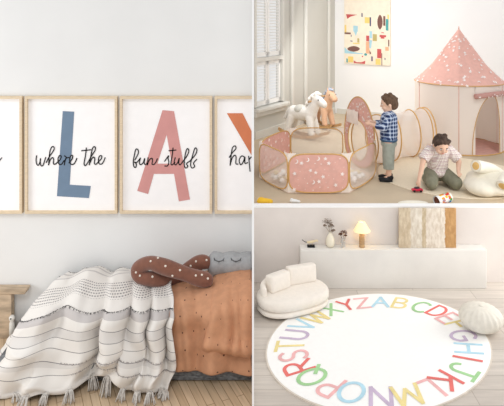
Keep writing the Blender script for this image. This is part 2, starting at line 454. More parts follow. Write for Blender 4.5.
def duvf(s, t):
    p = S(s, t); a = .35 + .65*min(1, t*1.6)
    f = fold(s*.8, t, 3)*.026*a + .014*fold(t, s, 9)
    f += .04*a*(.5-abs(math.sin(PI*(2.6*s+.5*t+.15*math.sin(5*t))))) - .03*math.exp(-((s-.22-.10*t)/.04)**2)*min(1, t*2) + .03*math.exp(-((s-.28-.05*t)/.06)**2)
    p = p + Vector((0, -1, .35)) * f
    ph = 2*PI*(2.6*s + .5*t + .18*math.sin(4*t + 3*s)); g = a*(.7+.3*math.sin(5*s+3*t))
    p.x += .018*math.sin(ph)*g*min(1, (1-s)*6); p.y -= .020*math.cos(ph)*g
    p.x = min(p.x, -.012); p.z += .012*fold(s*1.5, t, 22)*(1-t); return p
mb = MB(); mb.grid(duvf, 70, 60); mb.build('cover_body', M_rust, duv, solid=.012)
S2 = surf([[(214,276,4.46),(228,272,4.46),(240,270,4.46),(253,268,4.46)],
           [(212,290,4.22),(226,287,4.22),(240,284,4.22),(253,282,4.22)],
           [(210,309,4.03),(225,308,4.01),(240,306,4.01),(253,305,4.01)],
           [(207,330,3.99),(225,331,3.98),(240,332,3.98),(253,332,3.98)],
           [(203,350,3.98),(222,353,3.97),(240,356,3.97),(253,358,3.97)]])
def flapf(s, t):
    p = S2(s, t); f = .018*fold(s, t, 14)*min(1, .3+t) + .02*(1-t)*math.sin(PI*s) + .035*math.exp(-((1-t-.09)/.06)**2) + .04*t*(.5-abs(math.sin(PI*(1.7*s+.9*t+.2)))) + .025*math.exp(-((s-.1)/.07)**2)
    e = .02*math.exp(-((1-t)/.05)**2) + .02*math.exp(-(s/.06)**2)
    p = p + Vector((0, -1, .4))*(f - .0) + Vector((0, e, -e*.4)); p.x = min(p.x, -.012); return p
mb = MB(); mb.grid(flapf, 40, 44); mb.build('folded_flap', M_rust2, duv, solid=.022)

# throw blanket
m, nt, b = newmat('striped_weave'); M_throw = m
tc = nt.nodes.new('ShaderNodeTexCoord'); sp = nt.nodes.new('ShaderNodeSeparateXYZ'); nt.links.new(tc.outputs['UV'], sp.inputs[0])
wc = rgb(226,222,217); gc = rgb(194,189,187); dk = rgb(120,118,120)
stops = [(0, wc), (.05, gc), (.07, wc), (.12, gc), (.14, wc), (.215, wc), (.42, gc), (.475, wc), (.545, dk), (.549, wc), (.55, rgb(214,210,206)), (.615, dk), (.619, wc), (.69, dk), (.694, wc), (.765, dk), (.769, rgb(214,210,206)), (.80, wc), (.85, dk), (.854, wc)]
r = ramp_v(nt, sp.outputs['Y'], stops)
def mth(op, a, bb=None):
    n = nt.nodes.new('ShaderNodeMath'); n.operation = op
    for i, v in enumerate((a, bb)):
        if v is None: continue
        if isinstance(v, (int, float)): n.inputs[i].default_value = v
        else: nt.links.new(v, n.inputs[i])
    return n.outputs[0]
V = sp.outputs['Y']; U = sp.outputs['X']
rows = mth('MULTIPLY', V, 60)
dash = mth('LESS_THAN', mth('FRACT', mth('ADD', mth('MULTIPLY', U, 90), mth('MULTIPLY', mth('FLOOR', rows), .37))), .6)
line = mth('LESS_THAN', mth('FRACT', rows), .38)
band = mth('MULTIPLY', mth('GREATER_THAN', V, .225), mth('LESS_THAN', V, .335))
mask = mth('MULTIPLY', mth('MULTIPLY', dash, line), band)
mx = nt.nodes.new('ShaderNodeMix'); mx.data_type = 'RGBA'; nt.links.new(mask, mx.inputs[0])
nt.links.new(r.outputs[0], mx.inputs[6]); mx.inputs[7].default_value = rgb(128,124,126)
nt.links.new(mx.outputs[2], b.inputs['Base Color']); b.inputs['Roughness'].default_value = .95
S3 = surf([[(60,281,4.64),(68,275,4.58),(90,269,4.6),(115,271,4.6),(142,271,4.6),(170,272,4.6)],
           [(42,298,4.62),(50,288,4.40),(80,279,4.36),(112,280,4.36),(143,281,4.36),(172,282,4.36)],
           [(24,320,4.58),(29,318,4.14),(66,309,4.06),(108,309,4.05),(143,308,4.05),(174,308,4.05)],
           [(13,335,4.50),(14,343,4.04),(55,339,3.96),(103,338,3.96),(144,337,3.97),(174,337,3.98)],
           [(4,352,4.38),(2,369,3.98),(44,369,3.91),(98,367,3.91),(144,366,3.93),(172.5,365,3.96)],
           [(-6,372,4.17),(-6,396,3.92),(35,400,3.86),(92,398,3.87),(140,394,3.90),(166,393,3.92)]])
def thr(s, t):
    p = S3(s, t); a = .25 + .75*min(1, max(0, (t-.1)*1.5))
    f = fold(s*1.25, t, 31, 6)*.030*a
    for (s0, sl, w, d) in ((.555,.02,.024,.075),(.84,-.02,.020,.065),(.42,-.10,.03,.035),(.70,.06,.026,.05),(.32,-.2,.035,.035),(.93,0,.02,.03)):
        g = (s - s0 - sl*t)/w
        f += (-d*math.exp(-g*g) + d*.5*math.exp(-(g-2.2)**2) + d*.4*math.exp(-(g+2.2)**2)) * a
    f += .012*fold(t*1.4, s, 12)
    f += .062*a*(.5-abs(math.sin(PI*(3.1*s + .9 + .35*math.sin(2.2*t+3*s) + .12*fold(t, s, 66)))))
    f += .036*a*(.5-abs(math.sin(PI*(6.3*s + .2 - .8*t + .2*math.sin(4*s)))))
    f += .05*max(0, 1-t*3.0)*(.5-abs(math.sin(PI*(2.6*s + 3.2*t))))
    # hollow where the hem is caught up
    h = math.exp(-((s-.62)/.09)**2) * max(0, (t-.78)/.22)
    p.z += .09*h; p.y += .10*h
    h = math.exp(-((s-.42)/.05)**2) * max(0, (t-.80)/.2); p.z += .03*h
    p = p + Vector((0, -1, .35))*f*(1 if t < .95 else .7); p.x += .02*fold(t*1.3, s, 55)*a
    ph = 2*PI*(6.4*s + .5*t + .22*math.sin(3.1*t + 5*s) + .25*math.sin(7*s+1)); g = a*min(1, (1.02-t)*4)*(.75 + .25*math.sin(9*s + 2*t))
    p.x += .030*math.sin(ph)*g; p.y -= .042*math.cos(ph)*g - .004; p.z += .012*math.cos(ph)*g*(1-t)
    ph = 2*PI*(3.4*t + 2.5*s); p.y -= .010*math.cos(ph)*a*(1-g*.3); p.z += .010*math.sin(ph)*a*min(1, (1-t)*5)
    p.z += .016*fold(s*2, t*2, 40)*(1-t) + .022*max(0, math.sin(s*21))*max(0, 1-t*4)
    p.z = max(p.z, .012 + .004*math.sin(s*60)); return p
blk = thing('throw_blanket', 'white striped woven throw with tassels draped over the bed', 'blanket', (-1.2, 4.0, 0))
mb = MB(); mb.grid(thr, 170, 110); mb.build('blanket_body', M_throw, blk, solid=.006)
M_fr = mat('fringe_dark', (96,94,96), .95); M_frl = mat('fringe_grey', (176,170,168), .95)
def fringe(t0, s0, s1, n, ln, m, seed):
    r = random.Random(seed); mb = MB()
    for i in range(n):
        s = s0 + (s1-s0)*(i+r.random())/n; p = thr(s, t0) + Vector((0,-.008,.004))
        q = p + Vector((r.uniform(-.012,.012), -r.uniform(.004,.014), r.uniform(-ln, ln*.5)))
        k = (p+q)/2 + Vector((r.uniform(-.004,.004), -.004, 0)); mb.tube([p, k, q], [.0022,.002,.001], n=4)
    return mb.build('fringe', m, blk)
fringe(.0, 0, 1, 260, .012, M_fr, 1); fringe(.41, .05, 1, 260, .014, M_fr, 2)
fringe(.76, .45, 1, 120, .012, M_frl, 3); fringe(.85, .5, 1, 100, .012, M_frl, 4)
M_tas = mat('tassel_yarn', (214,209,203), .95, .15, 60)
for i, s in enumerate((.17,.24,.31,.38,.45,.52,.58,.66,.73,.80,.87,.94,.99)):
    r = random.Random(i); mb = MB(); p = thr(s, 1) + Vector((0, -.004, .012)); p.z = max(p.z, .02)
    a0 = r.uniform(-.7, .7)
    mb.ell(p, (.014,.013,.013))
    for k in range(15):
        a = a0 + r.uniform(-.6,.6); L = r.uniform(.05,.085); d = Vector((math.sin(a), -math.cos(a), 0))
        e = p + d*L; e.z = .005 + r.random()*.008; mid = p + d*L*.5 + Vector((r.uniform(-.006,.006),0,.012)); mid.z = max(mid.z, .012)
        mb.tube(smoothpath([p, mid, e], 3), .0034, n=5)
    mb.build('tassel', M_tas, blk)

# brown knotted cushion
M_brown = mat('brown_plush', (128,84,68), .95, .08, 30, sheen=.3, bump=.2, bscale=200)
M_dotw = mat('pompom_white', (240,232,220), .9)
kn = thing('knot_cushion', 'brown knotted tube cushion with small white pompoms on the bed', 'cushion', at(172,282,4.4))
path = [(213,281,4.26),(198,278,4.26),(180,272,4.26),(162,266,4.28),(149,263,4.32),(139,269,4.36),(141,277,4.33),(156,279,4.32),(174,278,4.42),(190,268,4.46),(202,262,4.46),(211,265,4.46)]
P = smoothpath([at(*p) for p in path], 7)
R = [.056 + .004*math.sin(i*.4) for i in range(len(P))]
for i in range(6): 
    k = math.sqrt(1-((6-i)/6.3)**2); R[i] *= k; R[-1-i] *= k
mb = MB(); mb.tube(P, R, 18); mb.build('cushion_body', M_brown, kn)
proto = None
for (x, y, d) in ((150,260.5,4.25),(165,265.5,4.205),(180,269,4.19),(196,274.5,4.19),(208,277.5,4.19),(136,272.5,4.30),(140,275.5,4.27),(152,275.5,4.25),(195,261,4.40),(207,259.5,4.41),(190,266,4.40),(158,258.5,4.28),(172,277,4.20),(203,272,4.2)):
    q = at(x, y, d); best = min(range(len(P)), key=lambda i: (P[i].x-q.x)**2 + (P[i].z-q.z)**2 + .3*(P[i].y-q.y)**2)
    v = q - P[best]; v.normalize(); q = P[best] + v*R[best]*.99
    if proto is None:
        mb = MB(); mb.ell(kn.location, (.0085,)*3, n=10); proto = mb.build('pompom', M_dotw, kn); o = proto
    else: o = proto.copy(); C.objects.link(o)
    o.location = q - kn.location

# grey bolster with stitched sleeping eyes
M_grey = mat('grey_knit', (166,168,170), .95, .06, 40, bump=.2, bscale=150)
gr = thing('cloud_cushion', 'light grey bolster cushion with two stitched sleepy eyes', 'cushion', at(232,270,4.5))
x0 = at(207,260,4.5).x; prof = []
N = 40
cz = .668
for i in range(N+1):
    u = i/N; x = x0 + (-.013 - x0)*u
    rr = .084 + .012*abs(math.sin(u*PI*2.6+.2)); rr *= math.sqrt(max(0.02, 1-max(0,(1-u/.16))**2)) if u < .16 else 1
    prof.append((rr, x))
mb = MB(); mb.lathe(prof, (0, 4.5, cz), 28, axis='x'); mb.build('cushion_body', M_grey, gr)
for cx_ in (219, 236):
    mb = MB(); Q = []
    for k in range(13):
        a = PI*(k/12); px_ = cx_ - 5*math.cos(a); 
        x = at(px_, 252, 4.43).x; ang = math.radians(52 - 16*math.sin(a)); rr = .098
        Q.append((x, 4.5 - rr*math.cos(ang), cz + rr*math.sin(ang)))
    mb.tube(Q, .0022, 6)
    for k in (2,6,10):
        p = Vector(Q[k]); mb.tube([p, p+Vector(((k-6)*.001,-.004,-.013))], .0018, 5)
    mb.build('stitched_eye', M_black, gr)

# ------------------------------------------------------------------ rug room
M_rug = mat('rug_white', (252,251,249), .95, .01, 40, bump=.15, bscale=300)
M_edge = mat('rug_edge', (228,218,206), .9)
LC = {'r': mat('letter_red', (236,124,118), .9), 'p': mat('letter_pink', (246,190,190), .9), 'y': mat('letter_yellow', (244,226,160), .9),
      'g': mat('letter_green', (172,218,160), .9), 'b': mat('letter_sky', (190,228,244), .9), 'v': mat('letter_mauve', (208,190,214), .9)}
keys = list(LC)
mb = MB(); n = 96
bd = [ground(379+113.5*math.cos(2*PI*k/n), 355.4+60.9*math.sin(2*PI*k/n)) for k in range(n)]
cen = sum(bd, Vector())/n
mb.prism([p*1.0 for p in bd], (0,0,.011), 1)
top = [cen + (p-cen)*.987 for p in bd]; mb.prism([p + Vector((0,0,.0111)) for p in top], (0,0,.002), 0)
# letters in the plane of the rug
h0 = 90.0; fa = 294.5-h0; fb = 416.3-h0; gR = 113.5/math.sqrt(fa*fb); gf = 2*gR/(1/fa-1/fb); gD = (gf/fa+gf/fb)/2
def rugmap(u, v):
    D = gD + gR*v; X = gR*u
    q = ground(379 + X/D*gf, h0 + gf/D); q.z = .0142; return q
def ruginv(x, y):
    D = gf/(y-h0); return Vector(((x-379)/gf*D/gR, (D-gD)/gR))
def arc(cx, cy, rx, ry, a0, a1, n=10):
    return [(cx+rx*math.cos(math.radians(a0+(a1-a0)*i/n)), cy+ry*math.sin(math.radians(a0+(a1-a0)*i/n))) for i in range(n+1)]
G = {'A': [[(-.38,-.5),(0,.5),(.38,-.5)],[(-.22,-.12),(.22,-.12)]],
 'B': [[(-.3,-.5),(-.3,.5)],[(-.3,.5)]+arc(0,.26,.28,.24,90,-90)+[(-.3,.02)],[(-.3,.02)]+arc(0,-.24,.32,.26,90,-90)+[(-.3,-.5)]],
 'C': [arc(.05,0,.4,.5,50,310,16)],
 'D': [[(-.3,-.5),(-.3,.5)],[(-.3,.5)]+arc(-.05,0,.4,.5,90,-90,14)+[(-.3,-.5)]],
 'E': [[(.3,.5),(-.28,.5),(-.28,-.5),(.3,-.5)],[(-.28,0),(.2,0)]],
 'F': [[(.3,.5),(-.25,.5),(-.25,-.5)],[(-.25,.02),(.2,.02)]],
 'G': [arc(.05,0,.42,.5,50,330,16)+[(.42,0),(.1,0)]],
 'H': [[(-.33,-.5),(-.33,.5)],[(.33,-.5),(.33,.5)],[(-.33,0),(.33,0)]],
 'I': [[(0,-.5),(0,.5)]],
 'J': [[(-.25,.5),(.4,.5)],[(.12,.5),(.12,-.2)]+arc(-.13,-.22,.25,.27,0,-170,10)],
 'K': [[(-.3,-.5),(-.3,.5)],[(.33,.5),(-.28,-.02)],[(-.1,.12),(.36,-.5)]],
 'L': [[(-.25,.5),(-.25,-.5),(.33,-.5)]],
 'M': [[(-.48,-.5),(-.36,.5),(0,-.3),(.36,.5),(.48,-.5)]],
 'N': [[(-.35,-.5),(-.35,.5),(.35,-.5),(.35,.5)]],
 'O': [arc(0,0,.42,.5,90,450,24)],
 'P': [[(-.28,-.5),(-.28,.5)],[(-.28,.5)]+arc(0,.22,.32,.28,90,-90)+[(-.28,-.06)]],
 'Q': [arc(0,0,.42,.5,90,450,24),[(.08,-.2),(.42,-.58)]],
 'R': [[(-.3,-.5),(-.3,.5)],[(-.3,.5)]+arc(0,.23,.32,.27,90,-90)+[(-.3,-.04)],[(-.05,-.04),(.35,-.5)]],
 'S': [arc(0,.25,.28,.25,30,270,12)+arc(0,-.25,.3,.25,90,-150,12)],
 'T': [[(-.38,.5),(.38,.5)],[(0,.5),(0,-.5)]],
 'U': [[(-.33,.5),(-.33,-.12)]+arc(0,-.15,.33,.35,180,360,12)+[(.33,.5)]],
 'V': [[(-.35,.5),(0,-.5),(.35,.5)]], 'W': [[(-.5,.5),(-.26,-.5),(0,.35),(.26,-.5),(.5,.5)]],
 'X': [[(-.33,.5),(.33,-.5)],[(.33,.5),(-.33,-.5)]], 'Y': [[(-.33,.5),(0,.02)],[(.33,.5),(0,.02),(0,-.5)]],
 'Z': [[(-.33,.5),(.33,.5),(-.33,-.5),(.33,-.5)]]}
LP = {'A':(380.5,303.5,'b'),'B':(400,304.5,'y'),'C':(421,308.5,'g'),'D':(437.5,312.5,'r'),'E':(448.5,319.5,'p'),'F':(458,326,'y'),'G':(463,337,'v'),
 'H':(468.5,350,'b'),'I':(467.5,360.5,'r'),'J':(463,373,'g'),'K':(446,382,'r'),'L':(431,391,'p'),'M':(408,397,'y'),'N':(381,399,'v'),'O':(351.5,394,'b'),
 'P':(330.5,388.5,'p'),'Q':(312,378.5,'g'),'R':(298.5,369,'r'),'S':(293.5,357.5,'p'),'T':(290,347.5,'y'),'U':(295.5,336.5,'v'),'V':(303,326.5,'b'),'W':(317,319,'y'),
 'X':(331,311,'g'),'Y':(346.5,306.5,'r'),'Z':(362.5,304.5,'p')}
for ch, (x, y, c) in LP.items():
    q = ruginv(x, y); up = Vector((q.x, q.y+.05)).normalized(); rt = Vector((up.y, -up.x))
    sz = .23; wd = .215 if ch not in 'MW' else .2
    sts = []
    for st in G[ch]:
        cur = [st[0]]
        for i in range(1, len(st)):
            cur.append(st[i])
            if 0 < i < len(st)-1:
                a_ = Vector(st[i])-Vector(st[i-1]); b2 = Vector(st[i+1])-Vector(st[i])
                if a_.length > 1e-6 and b2.length > 1e-6 and a_.angle(b2) > 1.2: sts.append(cur); cur = [st[i]]
        sts.append(cur)
    for si, st in enumerate(sts):
        pts = [q + rt*(a*wd) + up*(b_*sz) for a, b_ in st]
        pts = [p for i, p in enumerate(pts) if i == 0 or (p-pts[i-1]).length > 1e-5]
        lz = .0142 + .0004*si + .0016*(ord(ch) % 2)
        def mpz(p, lz=lz):
            w3 = rugmap(p.x, p.y); w3.z = lz; return w3
        closed_ = (pts[0]-pts[-1]).length < 1e-4
        if closed_: pts = pts[:-1]
        n_ = len(pts); L_ = []; R_ = []
        for i, p in enumerate(pts):
            d1 = (p - pts[i-1]) if (i or closed_) else (pts[1]-p); d2 = (pts[(i+1) % n_] - p) if (i < n_-1 or closed_) else (p-pts[i-1])
            d1 = d1.normalized(); d2 = d2.normalized(); m_ = (d1+d2)
            m_ = m_.normalized() if m_.length > .05 else Vector((-d1.y, d1.x))
            nn_ = Vector((-m_.y, m_.x)); k_ = 1/max(.45, nn_.dot(Vector((-d1.y, d1.x))))
            e_ = (d1*.012 if i == n_-1 else -d1*.012 if i == 0 else Vector((0,0))) if not closed_ else Vector((0,0))
            L_.append(mb.bm.verts.new(mpz(p+nn_*.0155*k_+e_))); R_.append(mb.bm.verts.new(mpz(p-nn_*.0155*k_+e_)))
        for i in range(n_ if closed_ else n_-1):
            j = (i+1) % n_; f = mb.bm.faces.new((L_[i], R_[i], R_[j], L_[j])); f.material_index = 2+keys.index(c)
rug = mb.build('alphabet_rug', [M_rug, M_edge]+[LC[k] for k in keys], fixn=False)
tag(rug, 'large white oval rug with pastel alphabet letters round its rim', 'rug')

M_cons = mat('console_plaster', (230,226,220), .85, .03, 4, bump=.05)
mb = MB(); mb.box(.463, 2.28, 5.46, 5.596, .0, .379)
o = mb.build('console', M_cons, bevel=.006); tag(o, 'long low plain console along the greige wall', 'console')
ZC = .3805; DC = 5.53
def cx3(px, d=DC): return (px-253)/560*d
# lamp
lx = cx3(361.9); t = thing('table_lamp', 'small glowing table lamp with pleated shade and wooden base', 'lamp', (lx, DC, ZC))
mb = MB(); mb.lathe([(.030,0),(.030,.003),(.027,.008),(.026,.132),(.022,.138)], (lx,DC,ZC), 20); mb.build('base', mat('lamp_wood', (196,160,118), .6, .2, 10, stretch=(1,1,6)), t)
m, nt, b = newmat('lamp_shade'); b.inputs['Base Color'].default_value = rgb(250,232,190); b.inputs['Roughness'].default_value = .9
b.inputs['Emission Color'].default_value = rgb(255,232,170); b.inputs['Emission Strength'].default_value = .42
mb = MB(); mb.lathe([(.080,.158),(.081,.161),(.030,.243),(.029,.245)], (lx,DC,ZC), 64, fr=lambda a, z: 1+.02*math.sin(a*24), cap=False); mb.build('lamp_shade', m, t, solid=.002)
mb = MB(); mb.lathe([(.004,.13),(.004,.16),(.012,.18),(.014,.195),(.008,.21)], (lx,DC,ZC), 12); mb.build('bulb', mat('bulb', (255,240,200), .5, 0, emit=(255,220,150), es=2), t)
# vases
M_vase = mat('vase_ceramic', (236,228,208), .4, .03); M_stem = mat('dry_stem', (120,96,72), .9, .2)
M_fl1 = mat('seedhead', (172,150,132), .95, .4, 90); M_fl2 = mat('seedhead_rust', (138,92,72), .95, .4, 90)
def dried(parent, base, heads, seed, mf):
    r = random.Random(seed)
    for hx, hz, hr in heads:
        top = Vector((base[0]+hx, base[1]+r.uniform(-.01,.01), base[2]+hz)); mb = MB()
        mb.tube(smoothpath([base, Vector(base).lerp(top, .5)+Vector((.004,0,0)), top], 4), .0016, 5)
        st_ = mb.build('stem', M_stem, parent)
        mb = MB()
        for k in range(60):
            a = r.uniform(0, 2*PI); b_ = r.uniform(-.25, 1.3); rr = hr*r.uniform(.65, 1.05)
            q = top + Vector((math.cos(a)*math.cos(b_), math.sin(a)*math.cos(b_)*.8, math.sin(b_)*.75))*rr
            mb.tube([top, q], .0006, 3); mb.ell(q, (.0032,)*3, n=6)
        mb.build('flower_head', mf, st_)
vx = cx3(330.2); t = thing('vase', 'cream round bellied vase holding dried seed heads', 'vase', (vx, DC, ZC))
mb = MB(); mb.lathe([(.022,0),(.034,.01),(.044,.04),(.043,.065),(.033,.1),(.018,.125),(.013,.14),(.016,.147),(.010,.147),(.009,.12)], (vx,DC,ZC), 24); mb.build('vase_body', M_vase, t)
dried(t, (vx,DC,ZC+.13), ((-.03,.105,.058),(.012,.07,.03),(-.055,.08,.02),(.03,.03,.02)), 5, M_fl1)
vx = cx3(342.6); t = thing('vase', 'slim clear little vase with one rusty dried flower', 'vase', (vx, DC, ZC))
m, nt, b = newmat('clear_glass'); b.inputs['Base Color'].default_value = (.95,.93,.9,1); b.inputs['Transmission Weight'].default_value = .7; b.inputs['Roughness'].default_value = .1
mb = MB(); mb.lathe([(.018,0),(.021,.01),(.020,.04),(.012,.07),(.008,.09),(.011,.095),(.007,.094),(.006,.085)], (vx,DC,ZC), 20); mb.build('vase_body', m, t)
dried(t, (vx,DC,ZC+.02), ((.008,.12,.035),(-.02,.1,.02),(.03,.09,.015)), 8, M_fl2)
# bird figurine
bx = cx3(311); t = thing('bird_figurine', 'slender bird ornament with black tail on a black block', 'ornament', (bx, DC, ZC))
mb = MB(); mb.box(bx-.037, bx+.037, DC-.02, DC+.02, ZC, ZC+.016); mb.build('plinth', M_black, t, bevel=.002)
for lx_ in (-.018, .014):
    mb = MB(); mb.tube([(bx+lx_,DC,ZC+.016),(bx+lx_-.002,DC,ZC+.045)], .0016, 5); mb.build('leg', M_gold, t)
mb = MB(); Q = smoothpath([(bx-.04,DC,ZC+.046),(bx-.01,DC,ZC+.046),(bx+.03,DC,ZC+.055),(bx+.06,DC,ZC+.063),(bx+.068,DC,ZC+.05)], 4); n_ = len(Q)
mb.tube(Q, [.004+.008*math.sin(PI*min(1, .15+i/n_)) for i in range(n_)], 10); mb.build('bird_body', mat('bird_cream', (232,214,176), .5), t)
mb = MB(); mb.tube(smoothpath([(bx-.04,DC,ZC+.046),(bx-.06,DC,ZC+.05),(bx-.09,DC,ZC+.072)], 4), [.004,.004,.004,.004,.004,.003,.003,.003,.002], 7); mb.build('tail', M_black, t)
# textured canvas
m, nt, b = newmat('canvas_bands'); tc = nt.nodes.new('ShaderNodeTexCoord'); sp = nt.nodes.new('ShaderNodeSeparateXYZ'); nt.links.new(tc.outputs['Object'], sp.inputs[0])
ns = nt.nodes.new('ShaderNodeTexNoise'); ns.inputs['Scale'].default_value = 26; ns.inputs['Detail'].default_value = 6; nt.links.new(tc.outputs['Object'], ns.inputs['Vector'])
a1 = nt.nodes.new('ShaderNodeMath'); a1.operation = 'MULTIPLY_ADD'; a1.inputs[1].default_value = .035; nt.links.new(ns.outputs['Fac'], a1.inputs[0]); nt.links.new(sp.outputs['X'], a1.inputs[2])
a2 = nt.nodes.new('ShaderNodeMapRange'); a2.inputs[1].default_value = -.283+.018; a2.inputs[2].default_value = .283+.018; nt.links.new(a1.outputs[0], a2.inputs[0])
rr = ramp_v(nt, a2.outputs[0], [(0, rgb(222,206,180)),(.2, rgb(236,228,214)),(.40, rgb(216,200,172)),(.47, rgb(238,228,214)),(.8, rgb(204,160,108))])
out, n2 = noise_mix(nt, (1,1,1,1), rgb(200,184,164), 45, 8, stretch=(1,1,.4))
mx = nt.nodes.new('ShaderNodeMix'); mx.data_type = 'RGBA'; mx.blend_type = 'MULTIPLY'; mx.inputs[0].default_value = .5
nt.links.new(rr.outputs[0], mx.inputs[6]); nt.links.new(out, mx.inputs[7]); nt.links.new(mx.outputs[2], b.inputs['Base Color'])
b.inputs['Roughness'].default_value = .95
bp = nt.nodes.new('ShaderNodeBump'); bp.inputs['Strength'].default_value = .6; bp.inputs['Distance'].default_value = .01; nt.links.new(n2.outputs['Fac'], bp.inputs['Height']); nt.links.new(bp.outputs[0], b.inputs['Normal'])
mb = MB(); mb.box(cx3(399,5.51), cx3(456,5.51), 5.505, 5.53, ZC, .768)
o = mb.build('wall_canvas', m, bevel=.003); tag(o, 'textured abstract canvas in cream and ochre bands on the console', 'painting')

# sofa
M_sofa = mat('sofa_boucle', (240,232,222), .95, .02, 30, bump=.15, bscale=150, sheen=.2)
sx, sy, sa = .364, 5.10, math.radians(24)
MS = Matrix.Translation((sx, sy, .012)) @ Matrix.Rotation(sa, 4, 'Z')
t = thing('sofa', 'small rounded cream sofa with two back cushions', 'sofa', (sx, sy, 0))
def sup(a, b_, e, n=56):
    L = []
    for k in range(n):
        w = 2*PI*k/n; c_, s_ = math.cos(w), math.sin(w)
        L.append((a*abs(c_)**(2/e)*(1 if c_ > 0 else -1), b_*abs(s_)**(2/e)*(1 if s_ > 0 else -1)))
    return L
def slab(mb, a, b_, z0, z1, e=2.6, rd=.02, cx=0, cy=0):
    rings = [(1-rd/a, z0), (1, z0+rd*.6), (1, z1-rd), (1-rd*.35/a, z1-rd*.35), (1-rd*1.1/a, z1), (.5, z1+.004)]
    V = [[mb.bm.verts.new((cx+x*k, cy+y*k, z)) for x, y in sup(a, b_, e)] for k, z in rings]
    for A, B in zip(V, V[1:]):
        for i in range(len(A)): f = mb.bm.faces.new((A[i], A[(i+1) % len(A)], B[(i+1) % len(A)], B[i])); f.smooth = True
    mb.bm.faces.new(V[0][::-1]); f = mb.bm.faces.new(V[-1]); f.smooth = True
mb = MB(); slab(mb, .335, .200, .014, .062); mb.build('base', M_sofa, t, M=MS)
mb = MB(); slab(mb, .340, .205, .064, .162, rd=.03); mb.build('seat', M_sofa, t, M=MS)
mb = MB()   # curved back shell behind the cushions
Q = [(-.29,.0),(-.27,.07),(-.19,.13),(-.08,.16),(.05,.17),(.16,.165)]
Q2 = [Vector((x, y, 0)) for x, y in Q]
for k in range(26):
    u = k/25; p = cr(Q2, u); hgt = .215 + .015*min(1, u*2.5); mb.cap2((p.x, p.y, .12), .028, (p.x, p.y, hgt), .026, n=10)
mb.build('back_shell', M_sofa, t, M=MS, remesh=.009, smooth=6)
def cushion(name, c, w, th, h, ang, tilt=.12):
    mb = MB(); mb.box(-w/2, w/2, -th/2, th/2, 0, h)
    bmesh.ops.subdivide_edges(mb.bm, edges=mb.bm.edges, cuts=5, use_grid_fill=True)
    for v in mb.bm.verts:
        u = v.co.x/(w/2); q = (v.co.z-h/2)/(h/2)
        v.co.y *= 1 + .28*(1-u*u)*(1-q*q)
    MM = MS @ Matrix.Translation((c[0], c[1], .158)) @ Matrix.Rotation(math.radians(ang), 4, 'Z') @ Matrix.Rotation(-tilt, 4, 'X')
    return mb.build(name, M_sofa, t, M=MM, bevel=.03, remesh=.008, smooth=5)
cushion('back_cushion', (.135, .085), .285, .085, .160, -5)
cushion('back_cushion', (-.118, .052), .225, .095, .148, 12)
for x, y in ((-.24,.0),(.24,0),(0,-.15),(0,.15)):
    mb = MB(); mb.lathe([(.015,0),(.018,.02)], (x,y,.002), 12); mb.build('foot', mat('foot_dark', (90,80,70)), t, M=MS)

# pouf
M_pouf = mat('pouf_linen', (232,226,214), .95, .04, 30, bump=.2, bscale=200)
q = Vector((1.928, 4.74, .014)); mb = MB(); prof = []
for k in range(19):
    a = -PI/2 + PI*(k/18); rr = .176*abs(math.cos(a))**.8; prof.append((max(rr, .012), .098+.098*math.sin(a)))
t = thing('pouf', 'round cream pouf with pleated cover beside the rug', 'pouf', q)
mb.lathe(prof, q, 96, fr=lambda a, z: 1 + (.035 if z > .1 else .02)*math.sin(a*20)*(1 if z > .07 else .2)); mb.build('pouf_body', M_pouf, t)
mb = MB(); mb.ell(q+Vector((0,0,.196)), (.018,.018,.006)); mb.build('button', M_pouf, t)

# ------------------------------------------------------------------ playroom
M_starpink = mat('pink_cloth', (230,180,168), .9, .04, 20); M_star = mat('star_white', (252,240,236), .9)
M_cloth = sheer('cream_cloth', (250,242,234), .97, .25)
M_net = sheer('net', (240,234,228), .36, .3); M_net2 = sheer('net_tunnel', (246,236,230), .5, .35)
def rfloor(px, py): return ground(px, py, ZF)
# round floor mat
M_mat = mat('mat_cream', (234,220,196), .9, .02, 30)
c = rfloor(452, 178); mb = MB(); mb.lathe([(.90,0),(.90,.004),(.88,.006)], (c.x+.05, c.y+.12, ZF+.0005), 72)
o = mb.build('floor_mat', M_mat); tag(o, 'flat round pale beige mat under the kneeling boy', 'mat')
# painting
R0, R1 = .217, 1.157
M_art = [mat('art_'+n, c, .8, .03) for n, c in (('cream',(250,238,218)),('navy',(90,90,120)),('brown',(128,92,84)),('teal',(86,170,170)),('red',(206,96,96)),('yellow',(246,216,130)),('sky',(176,218,232)),('peach',(240,186,150)),('olive',(196,180,120)),('grey',(150,140,150)))]
def onright(s, z, o=0): return c0 + ru*s - nr*o + Vector((0,0,z))
mb = MB(); a = onright(R0, 1.715); b_ = onright(R1, 1.715)
mb.prism([a, b_, b_-nr*.035, a-nr*.035], (0,0,3.02-1.715), 0)
def apx(x, y):   # pixel of the 372x406 crop (340,10) at 6.76
    X = 340 + x/6.76; Y = 10 + y/6.76; k = (X-253)/560; s = (k*cy - cx)/(.83+.557*k); d = cy - .557*s
    return onright(s, E-(Y-15)/560*d, .0365)
def shp(mi, *p): mb.poly([apx(*q) for q in p], mi, False)
def rc(mi, x0, y0, x1, y1, sk=2): shp(mi, (x0,y0),(x1,y0+sk),(x1,y1+sk),(x0,y1))
def el(mi, x, y, rx, ry): shp(mi, *[(x+rx*math.cos(2*PI*k/20)*abs(math.cos(2*PI*k/20))**.3, y+ry*math.sin(2*PI*k/20)) for k in range(20)])
el(2,97,262,42,19); el(2,275,82,18,50)
shp(4,(46,28),(122,32),(75,45),(55,60)); rc(5,172,48,205,88); rc(1,205,48,215,108); rc(6,95,105,125,145); shp(6,(100,145),(122,145),(112,178))
